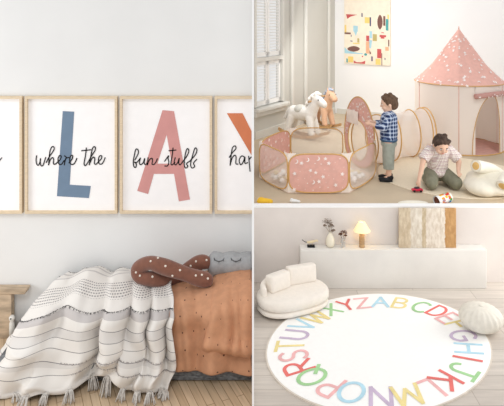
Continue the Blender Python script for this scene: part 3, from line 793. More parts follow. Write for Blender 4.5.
rc(2,36,150,78,162); rc(5,36,100,48,150); rc(4,182,172,202,210); rc(7,180,212,204,292); rc(6,204,142,222,190); shp(6,(200,200),(222,205),(215,260),(203,255))
rc(8,226,162,254,208); rc(3,314,60,332,138); rc(2,297,40,311,105); rc(4,272,168,316,182); rc(4,280,182,305,192); rc(4,284,150,302,155)
rc(4,256,262,284,324); rc(2,285,290,290,372); rc(5,245,328,280,368); rc(7,310,248,334,274); rc(5,60,312,95,352); rc(3,48,326,58,352)
shp(4,(98,340),(118,352),(150,352),(176,342),(174,364),(98,358)); shp(6,(36,250),(60,275),(120,288),(160,292),(160,298),(36,292)); shp(2,(204,270),(216,292),(206,302))
rc(5,92,220,138,228); rc(9,214,312,228,344); rc(2,330,200,338,245); rc(5,325,30,336,60); rc(1,150,20,158,46); el(3,178,300,10,9); el(4,157,313,5,5)
rc(9,78,165,84,180); rc(9,75,205,90,212); rc(8,122,190,136,218); rc(1,306,322,312,336)
o = mb.build('wall_art', M_art, fixn=False); tag(o, 'abstract canvas of scattered coloured shapes hanging on the playroom wall', 'painting')

def star(mb, p, nrm, r, mi, kind=0, spin=0.):
    nrm = Vector(nrm).normalized(); u = nrm.cross(Vector((0,0,1))); u.normalize(); v = u.cross(nrm)
    p = Vector(p) + nrm*.004; pts = []
    if kind == 0:
        for k in range(10):
            a = spin + PI*k/5; q = r if k % 2 == 0 else r*.45; pts.append(p + u*q*math.sin(a) + v*q*math.cos(a))
    elif kind == 1:
        for k in range(9):
            a = spin - 1.9 + 3.8*k/8; pts.append(p + (u*math.sin(a) + v*math.cos(a))*r)
        for k in range(7):
            a = spin + 1.35 - 2.7*k/6; w = p - (u*math.sin(spin)+v*math.cos(spin))*r*-.0 ; pts.append(p - (u*math.sin(spin)+v*math.cos(spin))*r*.42 + (u*math.sin(a)+v*math.cos(a))*r*.95*.85)
    else:
        for k in range(8): a = PI*k/4; pts.append(p + (u*math.sin(a) + v*math.cos(a))*r*.4)
    f = mb.poly(pts, mi)
# play tent
tcx, tcy, tr = 3.09, 8.41, .631
t = thing('play_tent', 'tall pink and cream play tent with pointed starry roof', 'play tent', (tcx, tcy, ZF))
def tp(th, z, k=1): return Vector((tcx + tr*k*math.sin(th), tcy - tr*k*math.cos(th), z))
ZE = 1.68; ZT = 2.465
mb = MB(); NN = 96; prof = []
def hexr(th): a = ((th + .35 + PI/6) % (PI/3)) - PI/6; return math.cos(PI/6)/math.cos(abs(abs(a)-PI/6)) 
rows_ = 16; V = []
for j in range(rows_+1):
    f = j/rows_; z = ZE + (ZT-ZE)*f; k0 = (1-f)*1.02 + .006 - .01*math.sin(PI*f)*(1-f)
    V.append([mb.bm.verts.new(tp(2*PI*i/NN, z, k0*((1-min(1, f*3))+min(1, f*3)*hexr(2*PI*i/NN))) ) for i in range(NN)])
for A, B in zip(V, V[1:]):
    for i in range(NN): f_ = mb.bm.faces.new((A[i], A[(i+1) % NN], B[(i+1) % NN], B[i])); f_.smooth = True
r = random.Random(4)
for k in range(120):
    f = r.random()**1.5*.88; th = r.uniform(-2.05, 1.35); z = ZE + (ZT-ZE)*f
    k0 = (1-f)*1.02 + .006 - .01*math.sin(PI*f)*(1-f); k0 *= ((1-min(1, f*3))+min(1, f*3)*hexr(th))
    nrm = Vector((math.sin(th), -math.cos(th), .75)); kd = r.choice((0,0,0,0,1,2))
    star(mb, tp(th, z, k0) + nrm.normalized()*.004, nrm, r.uniform(.016,.030), 1, kd, r.uniform(-.5,.5))
mb.build('roof', [M_starpink, M_star], t, fixn=False)
# wall with arched doorway
D0, D1 = math.radians(-4), math.radians(39)
def archz(th):
    u = (th-D0)/(D1-D0)
    if u <= 0 or u >= 1: return None
    a = 2*u-1.25 if u > .625 else (u/.625-1)
    a = max(-1, min(1, (u-.66)/.66 if u < .66 else (u-.66)/.34*.9))
    return ZF + .03 + .80*math.sqrt(max(0, 1-abs(a)**2.2))
mb = MB(); N2 = 180
def scal(th): return 1 + .006*math.sin(th*9)
for i in range(N2):
    a0 = 2*PI*i/N2; a1 = 2*PI*(i+1)/N2
    am = (a0+a1)/2; z0 = archz(a0) or ZF+.004; z1 = archz(a1) or ZF+.004
    if archz(am) is None: z0 = z1 = ZF+.004
    nz = 6
    for j in range(nz):
        q = [(a0, z0+(ZE-z0)*j/nz), (a1, z1+(ZE-z1)*j/nz), (a1, z1+(ZE-z1)*(j+1)/nz), (a0, z0+(ZE-z0)*(j+1)/nz)]
        mb.poly([tp(a, z, scal(a)) for a, z in q], 0, True)
bmesh.ops.remove_doubles(mb.bm, verts=mb.bm.verts, dist=.0005)
mb.build('wall_cloth', M_cloth, t)
for nm, z, rr_, mm in (('roof_ring', ZE, .008, M_gold), ('base_ring', ZF+.008, .009, M_gold)):
    mb = MB(); mb.tube([tp(2*PI*k/96, z, 1.012) for k in range(96)], rr_, 8, closed=True); mb.build(nm, mm, t)
mb = MB(); A_ = []
for k in range(61):
    th = D0 + (D1-D0)*k/60; z = archz(th) or ZF+.02; A_.append(tp(th, z, 1.008))
A_ = [tp(D0, ZF+.01, 1.008)] + A_ + [tp(D1, ZF+.01, 1.008)]
mb.tube(A_, .005, 6); mb.build('door_trim', M_gold, t)
for th in (-.35, -.35+PI/3*1.1, -.35-PI/3, PI-.35, 2*PI/3-.35, -2*PI/3-.35):
    mb = MB(); mb.tube([tp(th, ZF+.01, 1.004), tp(th, ZE, 1.006)], .0045, 6); mb.build('seam', M_starpink, t)
mb = MB(); mb.lathe([(tr*.985,0),(tr*.985,.006)], (tcx,tcy,ZF+.002), 64); mb.build('tent_floor', mat('tent_floor_pink', (226,180,170), .9), t)
mb = MB(); Q = [tp(math.radians(-2)+k/14*math.radians(60), 1.54 + .025*math.sin(k/14*3), 1.06) for k in range(15)]
mb.tube(Q, .036, 12); r = random.Random(2)
for k in range(16): th = math.radians(r.uniform(0, 56)); star(mb, tp(th, 1.55+r.uniform(-.015,.02), 1.06+.055), (math.sin(th), -math.cos(th), .2), .014, 1, 0)
mb.build('rolled_flap', [mat('flap_mauve', (200,152,144), .9), M_star], t, fixn=False)
mb = MB(); mb.lathe([(.012,0),(.008,.02),(.002,.045)], (tcx,tcy,ZT-.005), 10); mb.build('finial', M_starpink, t)

# tunnel
t = thing('play_tunnel', 'sheer cream play tunnel with gold hoops leading to the tent', 'play tunnel', (1.95, 7.6, ZF))
TR = .315; cs = [Vector((1.44, 7.24, 0)), Vector((1.66,7.40,0)), Vector((1.868, 7.56, 0)), Vector((2.187, 7.78, 0)), Vector((2.40, 7.93, 0)), Vector((2.455, 7.97, 0))]
def ringpt(c, a, k=1):
    pd = Vector((-.17, .985, 0)) if c.x > 1.7 else Vector((-.36, .93, 0))
    return Vector((c.x, c.y, ZF+TR+.008)) + pd*TR*k*math.cos(a) + Vector((0,0,TR*k*math.sin(a)))
mb = MB(); n = 40; V = []
for i, (A, B) in enumerate(zip(cs, cs[1:])):
    for j in range(8):
        f = j/8; c_ = A.lerp(B, f); V.append([mb.bm.verts.new(ringpt(c_, 2*PI*k/n, 1-.06*math.sin(PI*f))) for k in range(n)])
V.append([mb.bm.verts.new(ringpt(cs[-1], 2*PI*k/n)) for k in range(n)])
for A, B in zip(V, V[1:]):
    for k in range(n): f_ = mb.bm.faces.new((A[k], A[(k+1) % n], B[(k+1) % n], B[k])); f_.smooth = True
mb.build('tunnel_cloth', M_net2, t)
for c_ in cs[:4] + cs[4:]:
    mb = MB(); mb.tube([ringpt(c_, 2*PI*k/48, 1.01) for k in range(48)], .0085, 8, closed=True); mb.build('hoop', M_gold, t)

# playpen
t = thing('play_pen', 'six sided pop up ball pit of pink star and net panels', 'ball pit', (.75, 6.85, ZF))
K = [Vector(p) for p in ((.385,6.14,0),(1.055,6.14,0),(1.495,6.80,0),(1.215,7.52,0),(.50,7.52,0),(.075,6.72,0))]
PH = .435
def panel(i, kind):
    A, B = K[i], K[(i+1) % 6]; u = (B-A).normalized(); W = (B-A).length; nn = Vector((u.y, -u.x, 0))
    def q(x, z, o=0): return A + u*x + Vector((0,0,ZF+.012+z)) + nn*(o + .02*math.sin(PI*x/W))
    L = [(W/2 + (W/2-.008)*a_, PH/2 + (PH/2-.006)*b2) for a_, b2 in sup(1, 1, 4.2, 64)]
    mb = MB(); cc = mb.bm.verts.new(q(W/2, PH/2)); ring = [mb.bm.verts.new(q(x, z)) for x, z in L]
    mid = [mb.bm.verts.new(q(W/2+(x-W/2)*.5, PH/2+(z-PH/2)*.5, .01)) for x, z in L]
    for k in range(64):
        mb.bm.faces.new((ring[k], ring[(k+1) % 64], mid[(k+1) % 64], mid[k])).smooth = True; mb.bm.faces.new((mid[k], mid[(k+1) % 64], cc)).smooth = True
    mats = [M_starpink if kind == 'p' else M_net, M_star]
    if kind == 'p':
        r = random.Random(i+50); pts = []
        for k in range(400):
            x = r.uniform(.06, W-.06); z = r.uniform(.04, PH-.04)
            if all((x-a_)**2+(z-b2)**2 > .0035 for a_, b2 in pts): pts.append((x, z))
            if len(pts) > 44: break
        for k, (x, z) in enumerate(pts):
            for sg in (1, -1): star(mb, q(x, z, .011*sg + (.008 if sg > 0 else -.004)), nn*sg, (.027,.009,.024,.011,.016)[k % 5], 1, (0,2,(1 if k % 10 == 2 else 0),2,2)[k % 5], -1.9 if k % 10 == 2 else r.uniform(-.4,.4))
    mb.build('panel', mats, t, fixn=False)
    mb = MB(); mb.tube([q(x, z) for x, z in L], .0075, 8, closed=True); mb.build('piping', M_gold, t)
for i, k in ((0,'p'),(1,'n'),(3,'n'),(4,'p'),(5,'n')): panel(i, k)
# corner gussets
for i in range(6):
    k_ = K[i]; u1 = (K[i-1]-k_).normalized(); u2 = (K[(i+1) % 6]-k_).normalized()
    for z0, z1, w0, w1 in ((0,.10,.09,.01),(.335,.43,.01,.09)):
        o3 = Vector((0,0,ZF+.014))
        mb = MB()
        for u_ in (u1, u2):
            mb.poly([k_+u_*.0+o3+Vector((0,0,z0)), k_+u_*w0+o3+Vector((0,0,z0)), k_+u_*w1+o3+Vector((0,0,z1)), k_+o3+Vector((0,0,z1))])
        bmesh.ops.remove_doubles(mb.bm, verts=mb.bm.verts, dist=.0005); mb.build('gusset', M_cloth, t)
mb = MB(); mb.prism([k_*1.0+Vector((0,0,ZF+.003)) for k_ in K], (0,0,.005)); mb.build('pen_floor', mat('pen_floor', (228,206,186), .9), t)
# arched entrance panel with round opening (side 2)
A, B = K[2], K[3]; u = (B-A).normalized(); W = (B-A).length; nn = Vector((u.y, -u.x, 0))
def q2(x, z, o=0): return A + u*x + Vector((0,0,ZF+.012+z)) + nn*o
outer = []; inner = []; NA = 60
for k in range(NA):
    a = 2*PI*k/NA; c_, s_ = math.cos(a), math.sin(a)
    ox = W*.5 + W*.46*c_; oz = (.40 + .50*s_) if s_ > 0 else (.40 - .39*min(1, abs(s_)**.65))
    outer.append((ox, max(.0, oz))); inner.append((W*.54 + .235*c_, .34 + .26*s_))
mb = MB(); O = [mb.bm.verts.new(q2(*p)) for p in outer]; I = [mb.bm.verts.new(q2(*p)) for p in inner]
for k in range(NA): mb.bm.faces.new((O[k], O[(k+1) % NA], I[(k+1) % NA], I[k]))
r = random.Random(77)
for k in range(90):
    a = r.uniform(.1, PI-.1); f = r.uniform(.15, .85); i_ = int(a/(2*PI)*NA); x = inner[i_][0]*(1-f)+outer[i_][0]*f; z = inner[i_][1]*(1-f)+outer[i_][1]*f
    star(mb, q2(x, z), -nn, r.uniform(.012,.026), 1, r.choice((0,0,1,2,2)), r.uniform(-.5,.5)); star(mb, q2(x, z), nn, .018, 1, 0, 0)
mb.build('entrance_panel', [M_starpink, M_star], t, fixn=False)
mb = MB(); mb.tube([q2(*p) for p in outer], .0075, 8, closed=True); mb.build('piping', M_gold, t)
mb = MB(); mb.tube([q2(*p) for p in inner], .0065, 8, closed=True); mb.build('piping', M_gold, t)
# ball hoop flap on the inside of the entrance
mb = MB(); x0, x1 = W*.50, W*.86
mb.prism([q2(x0,.54,-.012), q2(x1,.54,-.012), q2(x1,.71,-.012), q2(x0,.71,-.012)], -nn*.006); mb.build('hoop_flap', mat('flap_cream', (248,236,226), .9), t, bevel=.002)
# balls
M_ball = mat('ball_white', (248,244,240), .5, .01); M_ball2 = mat('ball_cream', (240,220,180), .5, .01)
r = random.Random(11); bp_ = None; placed = []
mb = MB(); mb.ell((0,0,0), (.031,)*3, n=14); ballA = mb.build('play_ball', M_ball)
me_cream = ballA.data.copy(); me_cream.materials.clear(); me_cream.materials.append(M_ball2)
def inside(p, mg):
    for i in range(6):
        A_, B_ = K[i], K[(i+1) % 6]; u_ = (B_-A_).normalized(); n_ = Vector((-u_.y, u_.x, 0))
        if (p-A_).dot(n_) < mg: return False
    return True
first = True
def putball(p, cream, zone):
    global first
    if first: o = ballA; first = False
    else: o = ballA.copy(); C.objects.link(o)
    if cream: o.data = me_cream
    o.location = p; col_ = 'cream' if cream else 'white'
    where = {'r': 'heaped in the ball pit on the side by the standing child', 'l': 'in the ball pit on the side nearest the window wall'}[zone]
    tag(o, '%s plastic play ball %s' % (col_, where), 'ball', '%s balls %s' % (col_, where))
for zone, (cx_, cy_), nmax in (('r', (1.16, 6.60), 34), ('l', (.32, 6.52), 16)):
    cnt = 0; tries = 0
    while cnt < nmax and tries < 6000:
        tries += 1
        rad = .17 if zone == 'r' else .12
        a = r.uniform(0, 2*PI); d = rad*math.sqrt(r.random()); x = cx_ + d*math.cos(a)*.75; y = cy_ + d*math.sin(a)*1.2
        lay = 0 if cnt < nmax*.55 else (1 if cnt < nmax*.87 else 2)
        p = Vector((x, y, ZF+.042+lay*.048))
        if lay and math.hypot((x-cx_)/.75, (y-cy_)/1.2) > rad*(1-.3*lay): continue
        if not inside(Vector((x, y, 0)), .055): continue
        if any((p-w).length < .0615 for w in placed): continue
        placed.append(p.copy()); putball(p, cnt % 5 == 2, zone); cnt += 1

# rocking horses
def horse(name, label, loc, fwd, mb_body, mb_mane, mb_saddle, sc=1.0):
    rz = math.atan2(-fwd[0], fwd[1]); MM = Matrix.Translation(loc) @ Matrix.Rotation(rz, 4, 'Z') @ Matrix.Scale(sc, 4)
    t = thing(name, label, 'rocking horse', loc, 'plush rocking horses')
    mb = MB()
    mb.cap2((0,-.15,.35), .105, (0,.13,.36), .10); mb.ell((0,-.02,.34), (.10,.17,.10))
    for sx_ in (-1, 1):
        mb.cap2((sx_*.055,.14,.30), .058, (sx_*.08,.19,.10), .046); mb.cap2((sx_*.055,-.16,.30), .062, (sx_*.08,-.22,.10), .046)
        mb.ell((sx_*.08,.195,.085), (.046,.052,.034)); mb.ell((sx_*.08,-.225,.085), (.046,.052,.034))
        mb.cap2((sx_*.04,.235,.63), .022, (sx_*.055,.235,.685), .008, n=10)
    mb.cap2((0,.15,.40), .088, (0,.235,.56), .068); mb.cap2((0,.235,.58), .072, (0,.345,.51), .052); mb.ell((0,.35,.505), (.052,.05,.048))
    mb.cap2((0,-.24,.38), .03, (0,-.30,.26), .034)
    mb.build('body', mb_body, t, M=MM, remesh=.011, smooth=5)
    mb = MB()
    for k in range(9):
        f = k/8; p = Vector((0,.235,.655)).lerp(Vector((0,.06,.44)), f) + Vector((0,-.02*math.sin(PI*f),.03*math.sin(PI*f)))
        mb.ell(p, (.034,.034,.034)); mb.ell(p+Vector((.03*(-1)**k,.0,-.01)), (.028,)*3)
    mb.ell((0,.28,.65), (.03,.035,.022)); mb.build('mane', mb_mane, t, M=MM, remesh=.01, smooth=3)
    mb = MB(); mb.ell((0,-.04,.40), (.108,.10,.075)); mb.build('saddle', mb_saddle, t, M=MM)
    mb = MB(); mb.tube([(-.13,.17,.545),(.13,.17,.545)], .013, 10); mb.build('handle', M_wood, t, M=MM)
    for sx_ in (-1, 1):
        mb = MB(); mb.ell((sx_*.066,.295,.575), (.006,.010,.010)); mb.build('eye', M_black, t, M=MM)
        mb = MB(); Q = []; n_ = 20
        for k in range(n_+1):
            y = -.36 + .74*k/n_; z = .002 + .075*((y-.01)/.37)**2; Q.append((y, z))
        pts = [Vector((sx_*.10-.014, y, z)) for y, z in Q] + [Vector((sx_*.10-.014, y, z+.042)) for y, z in reversed(Q)]
        mb.prism(pts, (.028,0,0)); mb.build('rocker', M_wood, t, M=MM)
    for y in (-.2, .18):
        mb = MB(); mb.box(-.115,.115,y-.02,y+.02,.046,.062); mb.build('crossbar', M_wood, t, M=MM)
M_hw = mat('plush_white', (246,242,236), .98, .03, 60, bump=.3, bscale=180, sheen=.4)
M_ht = mat('plush_tan', (222,180,148), .98, .04, 60, bump=.3, bscale=180, sheen=.4)
horse('rocking_horse', 'white plush rocking horse with grey saddle behind the ball pit', (.80, 8.98, ZF), (.80,-.60), M_hw, M_hw, mat('saddle_grey', (214,212,204), .9), 1.1)
horse('rocking_horse', 'tan plush rocking horse with blue grey mane by the corner', (1.20, 9.80, ZF), (.50,-.87), M_ht, mat('mane_bluegrey', (170,178,192), .95), mat('saddle_tan', (236,204,176), .9), 1.05)

# children
M_skin = mat('skin', (232,192,168), .6, .03, 20); M_hair = mat('hair_brown', (112,86,68), .8, .25, 60, stretch=(1,1,.3)); M_hair2 = mat('hair_dark', (88,70,60), .8, .25, 60, stretch=(1,1,.3))
M_lip = mat('lips', (196,120,110), .5); M_eyew = mat('eye_white', (245,245,245), .3)
def hand(mb, w, d, n, side, s=1.0):
    """palm from wrist w along d, palm normal n, thumb on side"""
    w = Vector(w); d = Vector(d).normalized(); n = Vector(n).normalized(); x = d.cross(n).normalized()
    mb.cap2(w, .017*s, w+d*.02*s, .018*s); pc = w + d*.038*s
    for k in (-1, 0, 1): mb.cap2(w+d*.015*s+x*k*.008*s, .011*s, pc+x*k*.011*s, .011*s, n=10)
    for k, L in zip((-1.5,-.5,.5,1.5), (.026,.034,.036,.030)):
        a = pc + x*k*.0085*s + d*.006*s; b1 = a + (d*.8+n*.25)*L*.55*s + x*k*.001; c1 = b1 + (d*.6+n*.6)*L*.5*s
        mb.cap2(a, .0062*s, b1, .0056*s, n=8); mb.cap2(b1, .0056*s, c1, .0048*s, n=8)
    a = w + d*.015*s + x*side*.014*s; b1 = a + (x*side*.8+d*.8+n*.2)*.018*s; c1 = b1 + (d*.9+n*.4)*.016*s
    mb.cap2(a, .0075*s, b1, .0065*s, n=8); mb.cap2(b1, .0065*s, c1, .0055*s, n=8)
def head(t, MM, c, pitch, yaw, hair, body_mb, s=1.0):
    """adds head shape to the body mesh (local frame, y forward) and hair, eyes, mouth as parts"""
    HM = Matrix.Translation(c) @ Matrix.Rotation(yaw, 4, 'Z') @ Matrix.Rotation(-pitch, 4, 'X') @ Matrix.Scale(s, 4)
    def e(mb, p, r): mb.ell(p, r, M=HM, n=18)
    e(body_mb, (0,0,.012), (.074,.088,.088)); e(body_mb, (0,.022,-.03), (.058,.062,.06)); e(body_mb, (0,.048,-.062), (.026,.026,.022))
    e(body_mb, (0,.091,-.012), (.011,.014,.012)); e(body_mb, (0,.085,.004), (.007,.010,.018))
    for k in (-1, 1):
        e(body_mb, (k*.077,-.004,-.008), (.010,.017,.022)); e(body_mb, (k*.036,.058,-.032), (.024,.024,.022))
    def fin():
        mb = MB()
        e(mb, (0,-.014,.032), (.083,.090,.082)); e(mb, (0,-.045,-.005), (.076,.062,.07))
        for k, (x, y, z) in enumerate(((-.045,.045,.080),(-.01,.055,.084),(.03,.050,.084),(.055,.035,.070),(-.06,.025,.070),(0,.02,.108),(.03,-.03,.106),(-.035,-.03,.104),(0,-.085,.05))):
            e(mb, (x,y,z), (.03,.026,.020))
        for k in (-1, 1): e(mb, (k*.074,.012,.022), (.010,.022,.030))
        mb.build('hair', hair, t, M=MM, remesh=.0065, smooth=6)
        for k in (-1, 1):
            mb = MB(); e(mb, (k*.030,.078,.006), (.0115,.006,.0075)); eye_ = mb.build('eye', M_eyew, t, M=MM)
            mb = MB(); e(mb, (k*.030,.0835,.005), (.0055,.003,.0055)); mb.build('pupil', M_black, eye_, M=MM)
            mb = MB(); e(mb, (k*.031,.083,.022), (.014,.004,.003)); mb.build('eyebrow', hair, t, M=MM)
        mb = MB(); e(mb, (0,.082,-.043), (.015,.006,.0045)); mb.build('mouth', M_lip, t, M=MM)
    return fin
# standing child, facing the ball pit
loc = Vector((1.60, 6.64, ZF)); MM = Matrix.Translation(loc) @ Matrix.Rotation(math.radians(80), 4, 'Z')
t = thing('person', 'young child standing in blue plaid shirt reaching towards the ball pit', 'person', loc)
bd_ = MB(); fin = head(t, MM, (0,-.012,.905), .15, .0, M_hair, bd_, 1.04)
bd_.cap2((0,-.005,.79), .038, (0,.003,.85), .034); bd_.cap2((0,-.01,.52), .085, (0,-.01,.72), .09)
for k in (-1, 1):
    bd_.cap2((k*.05,-.005,.46), .06, (k*.052,.0,.27), .045); bd_.cap2((k*.052,.0,.27), .042, (k*.055,-.01,.07), .028); bd_.cap2((k*.055,-.01,.05), .026, (k*.058,.05,.03), .024)
    bd_.cap2((k*.10,-.01,.755), .038, (k*.125,.06,.64), .03)
    w = Vector((k*.075+.0,.20,.675)); bd_.cap2((k*.125,.06,.64), .028, w, .019)
    hand(bd_, w, (-k*.15,1,.1), (-k,0,-.3), -1, .95)
bd_.build('body', M_skin, t, M=MM, remesh=.0055, smooth=2); fin()
M_pl = plaid('plaid_blue', (176,190,214), (80,104,146), (30,44,84), 22, .5, (200,210,226))
mb = MB(); mb.cap2((0,-.012,.73), .10, (0,-.01,.55), .105); mb.ell((0,-.01,.50), (.115,.10,.06)); mb.ell((0,-.01,.77), (.115,.07,.045)); mb.cap2((0,-.01,.79), .045, (0,-.005,.815), .042)
for k in (-1, 1):
    mb.cap2((k*.10,-.01,.76), .052, (k*.13,.055,.645), .045); mb.cap2((k*.13,.055,.645), .044, (k*.108,.12,.655), .038)
mb.build('shirt', M_pl, t, M=MM, remesh=.008, smooth=4)
mb = MB(); mb.ell((0,-.01,.485), (.118,.105,.035)); mb.build('waistband', mat('waistband_blue', (72,100,130), .9), t, M=MM)
M_sh = mat('shorts_sage', (166,172,162), .9, .08, 20)
mb = MB(); mb.ell((0,-.01,.44), (.11,.098,.06))
for k in (-1, 1): mb.tube([(k*.05,-.01,.46),(k*.055,-.005,.30),(k*.058,-.005,.15)], [.072,.068,.062], 20)
mb.build('shorts', M_sh, t, M=MM, remesh=.008, smooth=4)
M_shoe = mat('shoe_black', (30,30,34), .6)
for k in (-1, 1):
    mb = MB(); mb.ell((k*.058,.03,.028), (.040,.085,.028)); mb.ell((k*.056,-.02,.05), (.036,.042,.035)); mb.box(k*.058-.036,k*.058+.036,-.05,.10,.001,.014)
    mb.build('shoe', M_shoe, t, M=MM, remesh=.006, smooth=3)
# kneeling boy with toy car
loc = Vector((2.125, 6.38, ZF+.007)); MM = Matrix.Translation(loc) @ Matrix.Rotation(math.radians(180), 4, 'Z')
t = thing('person', 'young boy kneeling on the mat in pale checked shirt and olive trousers', 'person', loc)
bd_ = MB(); fin = head(t, MM, (.025,.12,.500), .48, .10, M_hair2, bd_, 1.05)
bd_.cap2((0,.0,.43), .04, (.015,.065,.47), .036); bd_.cap2((0,-.07,.2), .09, (0,-.02,.38), .09)
for k in (-1, 1):
    bd_.cap2((k*.07,-.08,.15), .065, (k*.135,.15,.085), .05); bd_.cap2((k*.135,.15,.07), .045, (k*.10,-.16,.05), .032); bd_.cap2((k*.10,-.16,.05), .028, (k*.09,-.25,.03), .024)
el_ = Vector((.205,.06,.30)); w = Vector((.275,.14,.115)); dd = (.15,.35,-.7)
bd_.cap2((.11,-.01,.435), .042, el_, .032); bd_.cap2(el_, .031, w, .021); hand(bd_, w, dd, (-.2,-.6,-.6), -1, 1.0)
el_ = Vector((-.205,.04,.29)); w = Vector((-.165,.135,.205)); bd_.cap2((-.11,-.01,.435), .042, el_, .032); bd_.cap2(el_, .031, w, .021); hand(bd_, w, (.15,1,-.45), (0,-.4,-1), 1, 1.0)
bd_.build('body', M_skin, t, M=MM, remesh=.0055, smooth=2); fin()
M_pl2 = plaid('check_cream', (244,238,232), (222,206,204), (196,172,174), 24, .32, (206,186,178))
mb = MB(); mb.cap2((0,-.02,.39), .112, (0,-.07,.22), .118); mb.ell((0,-.06,.15), (.13,.12,.06)); mb.ell((0,-.01,.44), (.13,.075,.05)); mb.cap2((0,.0,.465), .052, (0,.012,.485), .05)
for k in (-1, 1): mb.tube([(k*.09,-.01,.435),(k*.15,.015,.37),(k*.20,.04,.315)], [.058,.062,.062], 18)
mb.build('shirt', M_pl2, t, M=MM, remesh=.008, smooth=4)
mb = MB()
for k in (-1, 1):
    mb.cap2((k*.07,-.08,.13), .085, (k*.135,.14,.085), .073); mb.cap2((k*.135,.14,.075), .068, (k*.11,-.14,.058), .05)
mb.ell((0,-.09,.12), (.13,.10,.085)); mb.build('trousers', mat('trousers_olive', (138,137,118), .9, .1, 20), t, M=MM, remesh=.008, smooth=4)
# toy car under his hand
cx4 = loc.x - .31; cy4 = loc.y - .185; z4 = ZF+.0065
t = thing('toy_car', 'small red toy car on the mat under the boy\'s hand', 'toy car', (cx4, cy4, z4))
mb = MB(); mb.ell((cx4,cy4,z4+.026), (.062,.030,.016)); mb.box(cx4-.058,cx4+.058,cy4-.028,cy4+.028,z4+.012,z4+.028); mb.build('car_body', mat('car_red', (200,40,70), .35), t, remesh=.003, smooth=3)
mb = MB(); mb.ell((cx4-.002,cy4,z4+.038), (.034,.024,.016)); mb.build('cabin', mat('car_glass', (60,40,50), .2), t)
for a in (-.036,.036):
    for b2 in (-.026,.026):
        mb = MB(); mb.lathe([(.012,-.005),(.013,0),(.012,.005)], (cx4+a,cy4+b2,z4+.013), 14, axis='y'); mb.build('wheel', M_black, t)

# cream lounging cushion with tube arms
M_pl3 = mat('plush_cream', (244,238,222), .98, .03, 20, sheen=.3, bump=.2, bscale=100); M_tip = mat('plush_tan_end', (232,190,120), .95)
cq = rfloor(492, 194); t = thing('plush_seat', 'cream plush floor seat with tube arms ending in tan discs', 'floor cushion', (cq.x, cq.y, ZF))
mb = MB(); mb.ell((cq.x+.03,cq.y+.01,ZF+.10), (.34,.25,.10)); mb.ell((cq.x+.0,cq.y+.10,ZF+.15), (.25,.17,.10)); mb.ell((cq.x-.12,cq.y-.06,ZF+.095), (.19,.17,.095))
mb.ell((cq.x+.22,cq.y-.02,ZF+.10), (.2,.22,.095)); mb.build('seat', M_pl3, t, remesh=.016, smooth=8)
def arm(pts, rr_):
    Q = smoothpath(pts, 7); mb = MB(); n_ = len(Q); mb.tube(Q, [rr_]*n_, 22, cap=False); mb.ell(Q[-1], (rr_,)*3, n=20); arm_ = mb.build('arm', M_pl3, t)
    mb = MB(); d_ = (Q[0]-Q[1]).normalized(); M4 = Matrix.Translation(Q[0]-d_*.004) @ d_.to_track_quat('Z','Y').to_matrix().to_4x4()
    mb.ell((0,0,0), (rr_*.98,rr_*.98,.012), n=20, M=M4); mb.ell((0,0,.006), (rr_*.66,rr_*.66,.012), mi=1, n=20, M=M4); mb.build('arm_end', [M_pl3, M_tip], arm_)
arm([at(476,166,6.10), at(482,167,6.16), at(492,170,6.22), at(502,177,6.24), at(508,185,6.20)], .066)
arm([at(503,186,5.86), at(506,180,5.92), at(511,176,6.05), at(518,180,6.15)], .072)

# bucket of building bricks at the front edge
bc = Vector(((443-253)/560*5.80, 5.80, ZF)); t = thing('toy_bucket', 'tipped white toy bucket printed with bright coloured blocks', 'bucket', bc)
mb = MB(); prof = [(.052,-.10),(.055,-.095),(.062,.10),(.066,.11),(.062,.112),(.050,-.08)]
MBk = Matrix.Translation(bc+Vector((.005,0,.054))) @ Matrix.Scale(.85,4) @ Matrix.Rotation(.25, 4, 'Z') @ Matrix.Rotation(math.radians(-98), 4, 'Y') @ Matrix.Rotation(.15, 4, 'X')
mb.lathe(prof, (0,0,0), 28, cap=False); mb.poly([(.052*math.cos(a), .052*math.sin(a), -.10) for a in [2*PI*k/28 for k in range(28)]])
mb.build('bucket_body', mat('bucket_white', (240,240,238), .5), t, M=MBk)
mb = MB(); r = random.Random(5)
for k in range(46):
    a = r.uniform(0, 2*PI); z = r.uniform(-.09, .04); rr_ = .0585+.003*(z+.1)/.2+.0015; w = .5; h = .032
    mb.poly([(rr_*math.cos(a+i*w), rr_*math.sin(a+i*w), z+j*h) for i, j in ((0,0),(.5,0),(1,0),(1,1),(.5,1),(0,1))], k % 5)
mb.build('printed_blocks', [mat('blk_'+n, c, .5) for n, c in (('red',(220,60,50)),('yellow',(246,200,40)),('blue',(40,130,190)),('green',(90,170,80)),('orange',(240,140,50)))], t, M=MBk)
mb = MB(); mb.lathe([(.055,.098),(.02,.09)], (0,0,0), 24); mb.build('inside', mat('bucket_inside', (110,62,44), .8), t, M=MBk)
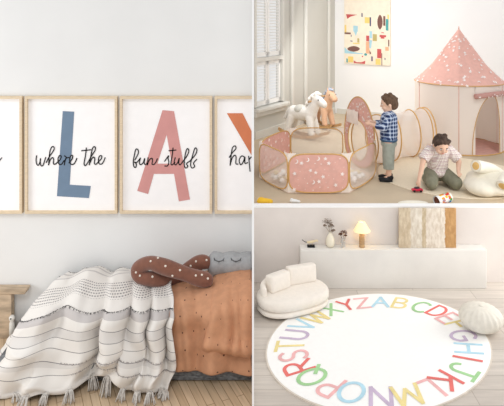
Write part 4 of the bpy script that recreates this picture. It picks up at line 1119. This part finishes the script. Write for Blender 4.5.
# yellow duck-like toy, white toy, cream cushion peeping over the edge
def blob(name, label, cat, px, d, els, m):
    x = (px-253)/560*d; mb = MB()
    for c_, r_ in els: mb.ell((x+c_[0], d+c_[1], ZF+c_[2]), r_)
    return tag(mb.build(name, m, remesh=.006, smooth=3), label, cat)
blob('toy_cup', 'bright yellow rounded toy on the floor by the white divider', 'toy', 264, 5.80, [((0,0,.032),(.078,.045,.032)),((.05,.0,.028),(.045,.04,.028)),((-.03,.01,.05),(.035,.035,.02))], mat('toy_yellow', (246,196,50), .4))
blob('toy_boat', 'small white toy lying near the pink ball pit panel', 'toy', 296, 5.84, [((-.02,0,.02),(.05,.022,.02)),((-.045,0,.035),(.018,.016,.016)),((.02,0,.015),(.03,.02,.015))], mat('toy_white', (240,242,242), .4))
blob('floor_cushion', 'thin cream cushion lying beside the bright toy bucket', 'cushion', 413, 5.79, [((0,0,.018),(.16,.06,.018))], M_pl3)

# ------------------------------------------------------------------ light
w = bpy.data.worlds.new('World'); bpy.context.scene.world = w; w.use_nodes = True
bg = w.node_tree.nodes['Background']; bg.inputs[0].default_value = (1, .995, .99, 1); bg.inputs[1].default_value = .80
def light(kind, name, loc, rot, energy, size=None, col=(1,1,1), sizey=None):
    l = bpy.data.lights.new(name, kind); l.energy = energy; l.color = col
    if kind == 'AREA':
        l.size = size
        if sizey: l.shape = 'RECTANGLE'; l.size_y = sizey
    if kind == 'SUN': l.angle = size
    if kind == 'POINT': l.shadow_soft_size = size
    o = bpy.data.objects.new(name, l); C.objects.link(o); o.location = loc; o.rotation_euler = rot; return o
light('SUN', 'daylight_sun', (0,-2,6), (math.radians(42), 0, 0), .62, math.radians(14))
light('AREA', 'side_window_light', (3.7, 5.0, 1.1), (0, math.radians(75), 0), 30, 1.2, (1,.99,.97), 1.2)
light('AREA', 'bedroom_window_light', (-4.3, 3.1, 1.7), (0, math.radians(-78), math.radians(12)), 40, 1.4, (1,1,1), 1.4)
light('AREA', 'shutter_light', onleft(2.2, 2.6, 1.0) , (math.radians(55), 0, math.radians(-60)), 28, 1.2, (1,.99,.97), 1.6)
light('POINT', 'lamp_glow', (lx, DC, ZC+.19), (0,0,0), .55, .02, (1,.80,.5))

# ------------------------------------------------------------------ camera
cd = bpy.data.cameras.new('Camera'); cam = bpy.data.objects.new('Camera', cd); C.objects.link(cam)
cam.location = (0, 0, E); cam.rotation_euler = (PI/2, 0, 0)
cd.sensor_width = 36; cd.lens = 560/504*36; cd.shift_x = -1/504; cd.shift_y = -188/504; cd.clip_start = .05
sc = bpy.context.scene; sc.camera = cam
sc.view_settings.view_transform = 'Standard'; sc.view_settings.look = 'None'; sc.view_settings.exposure = 0; sc.view_settings.gamma = 1
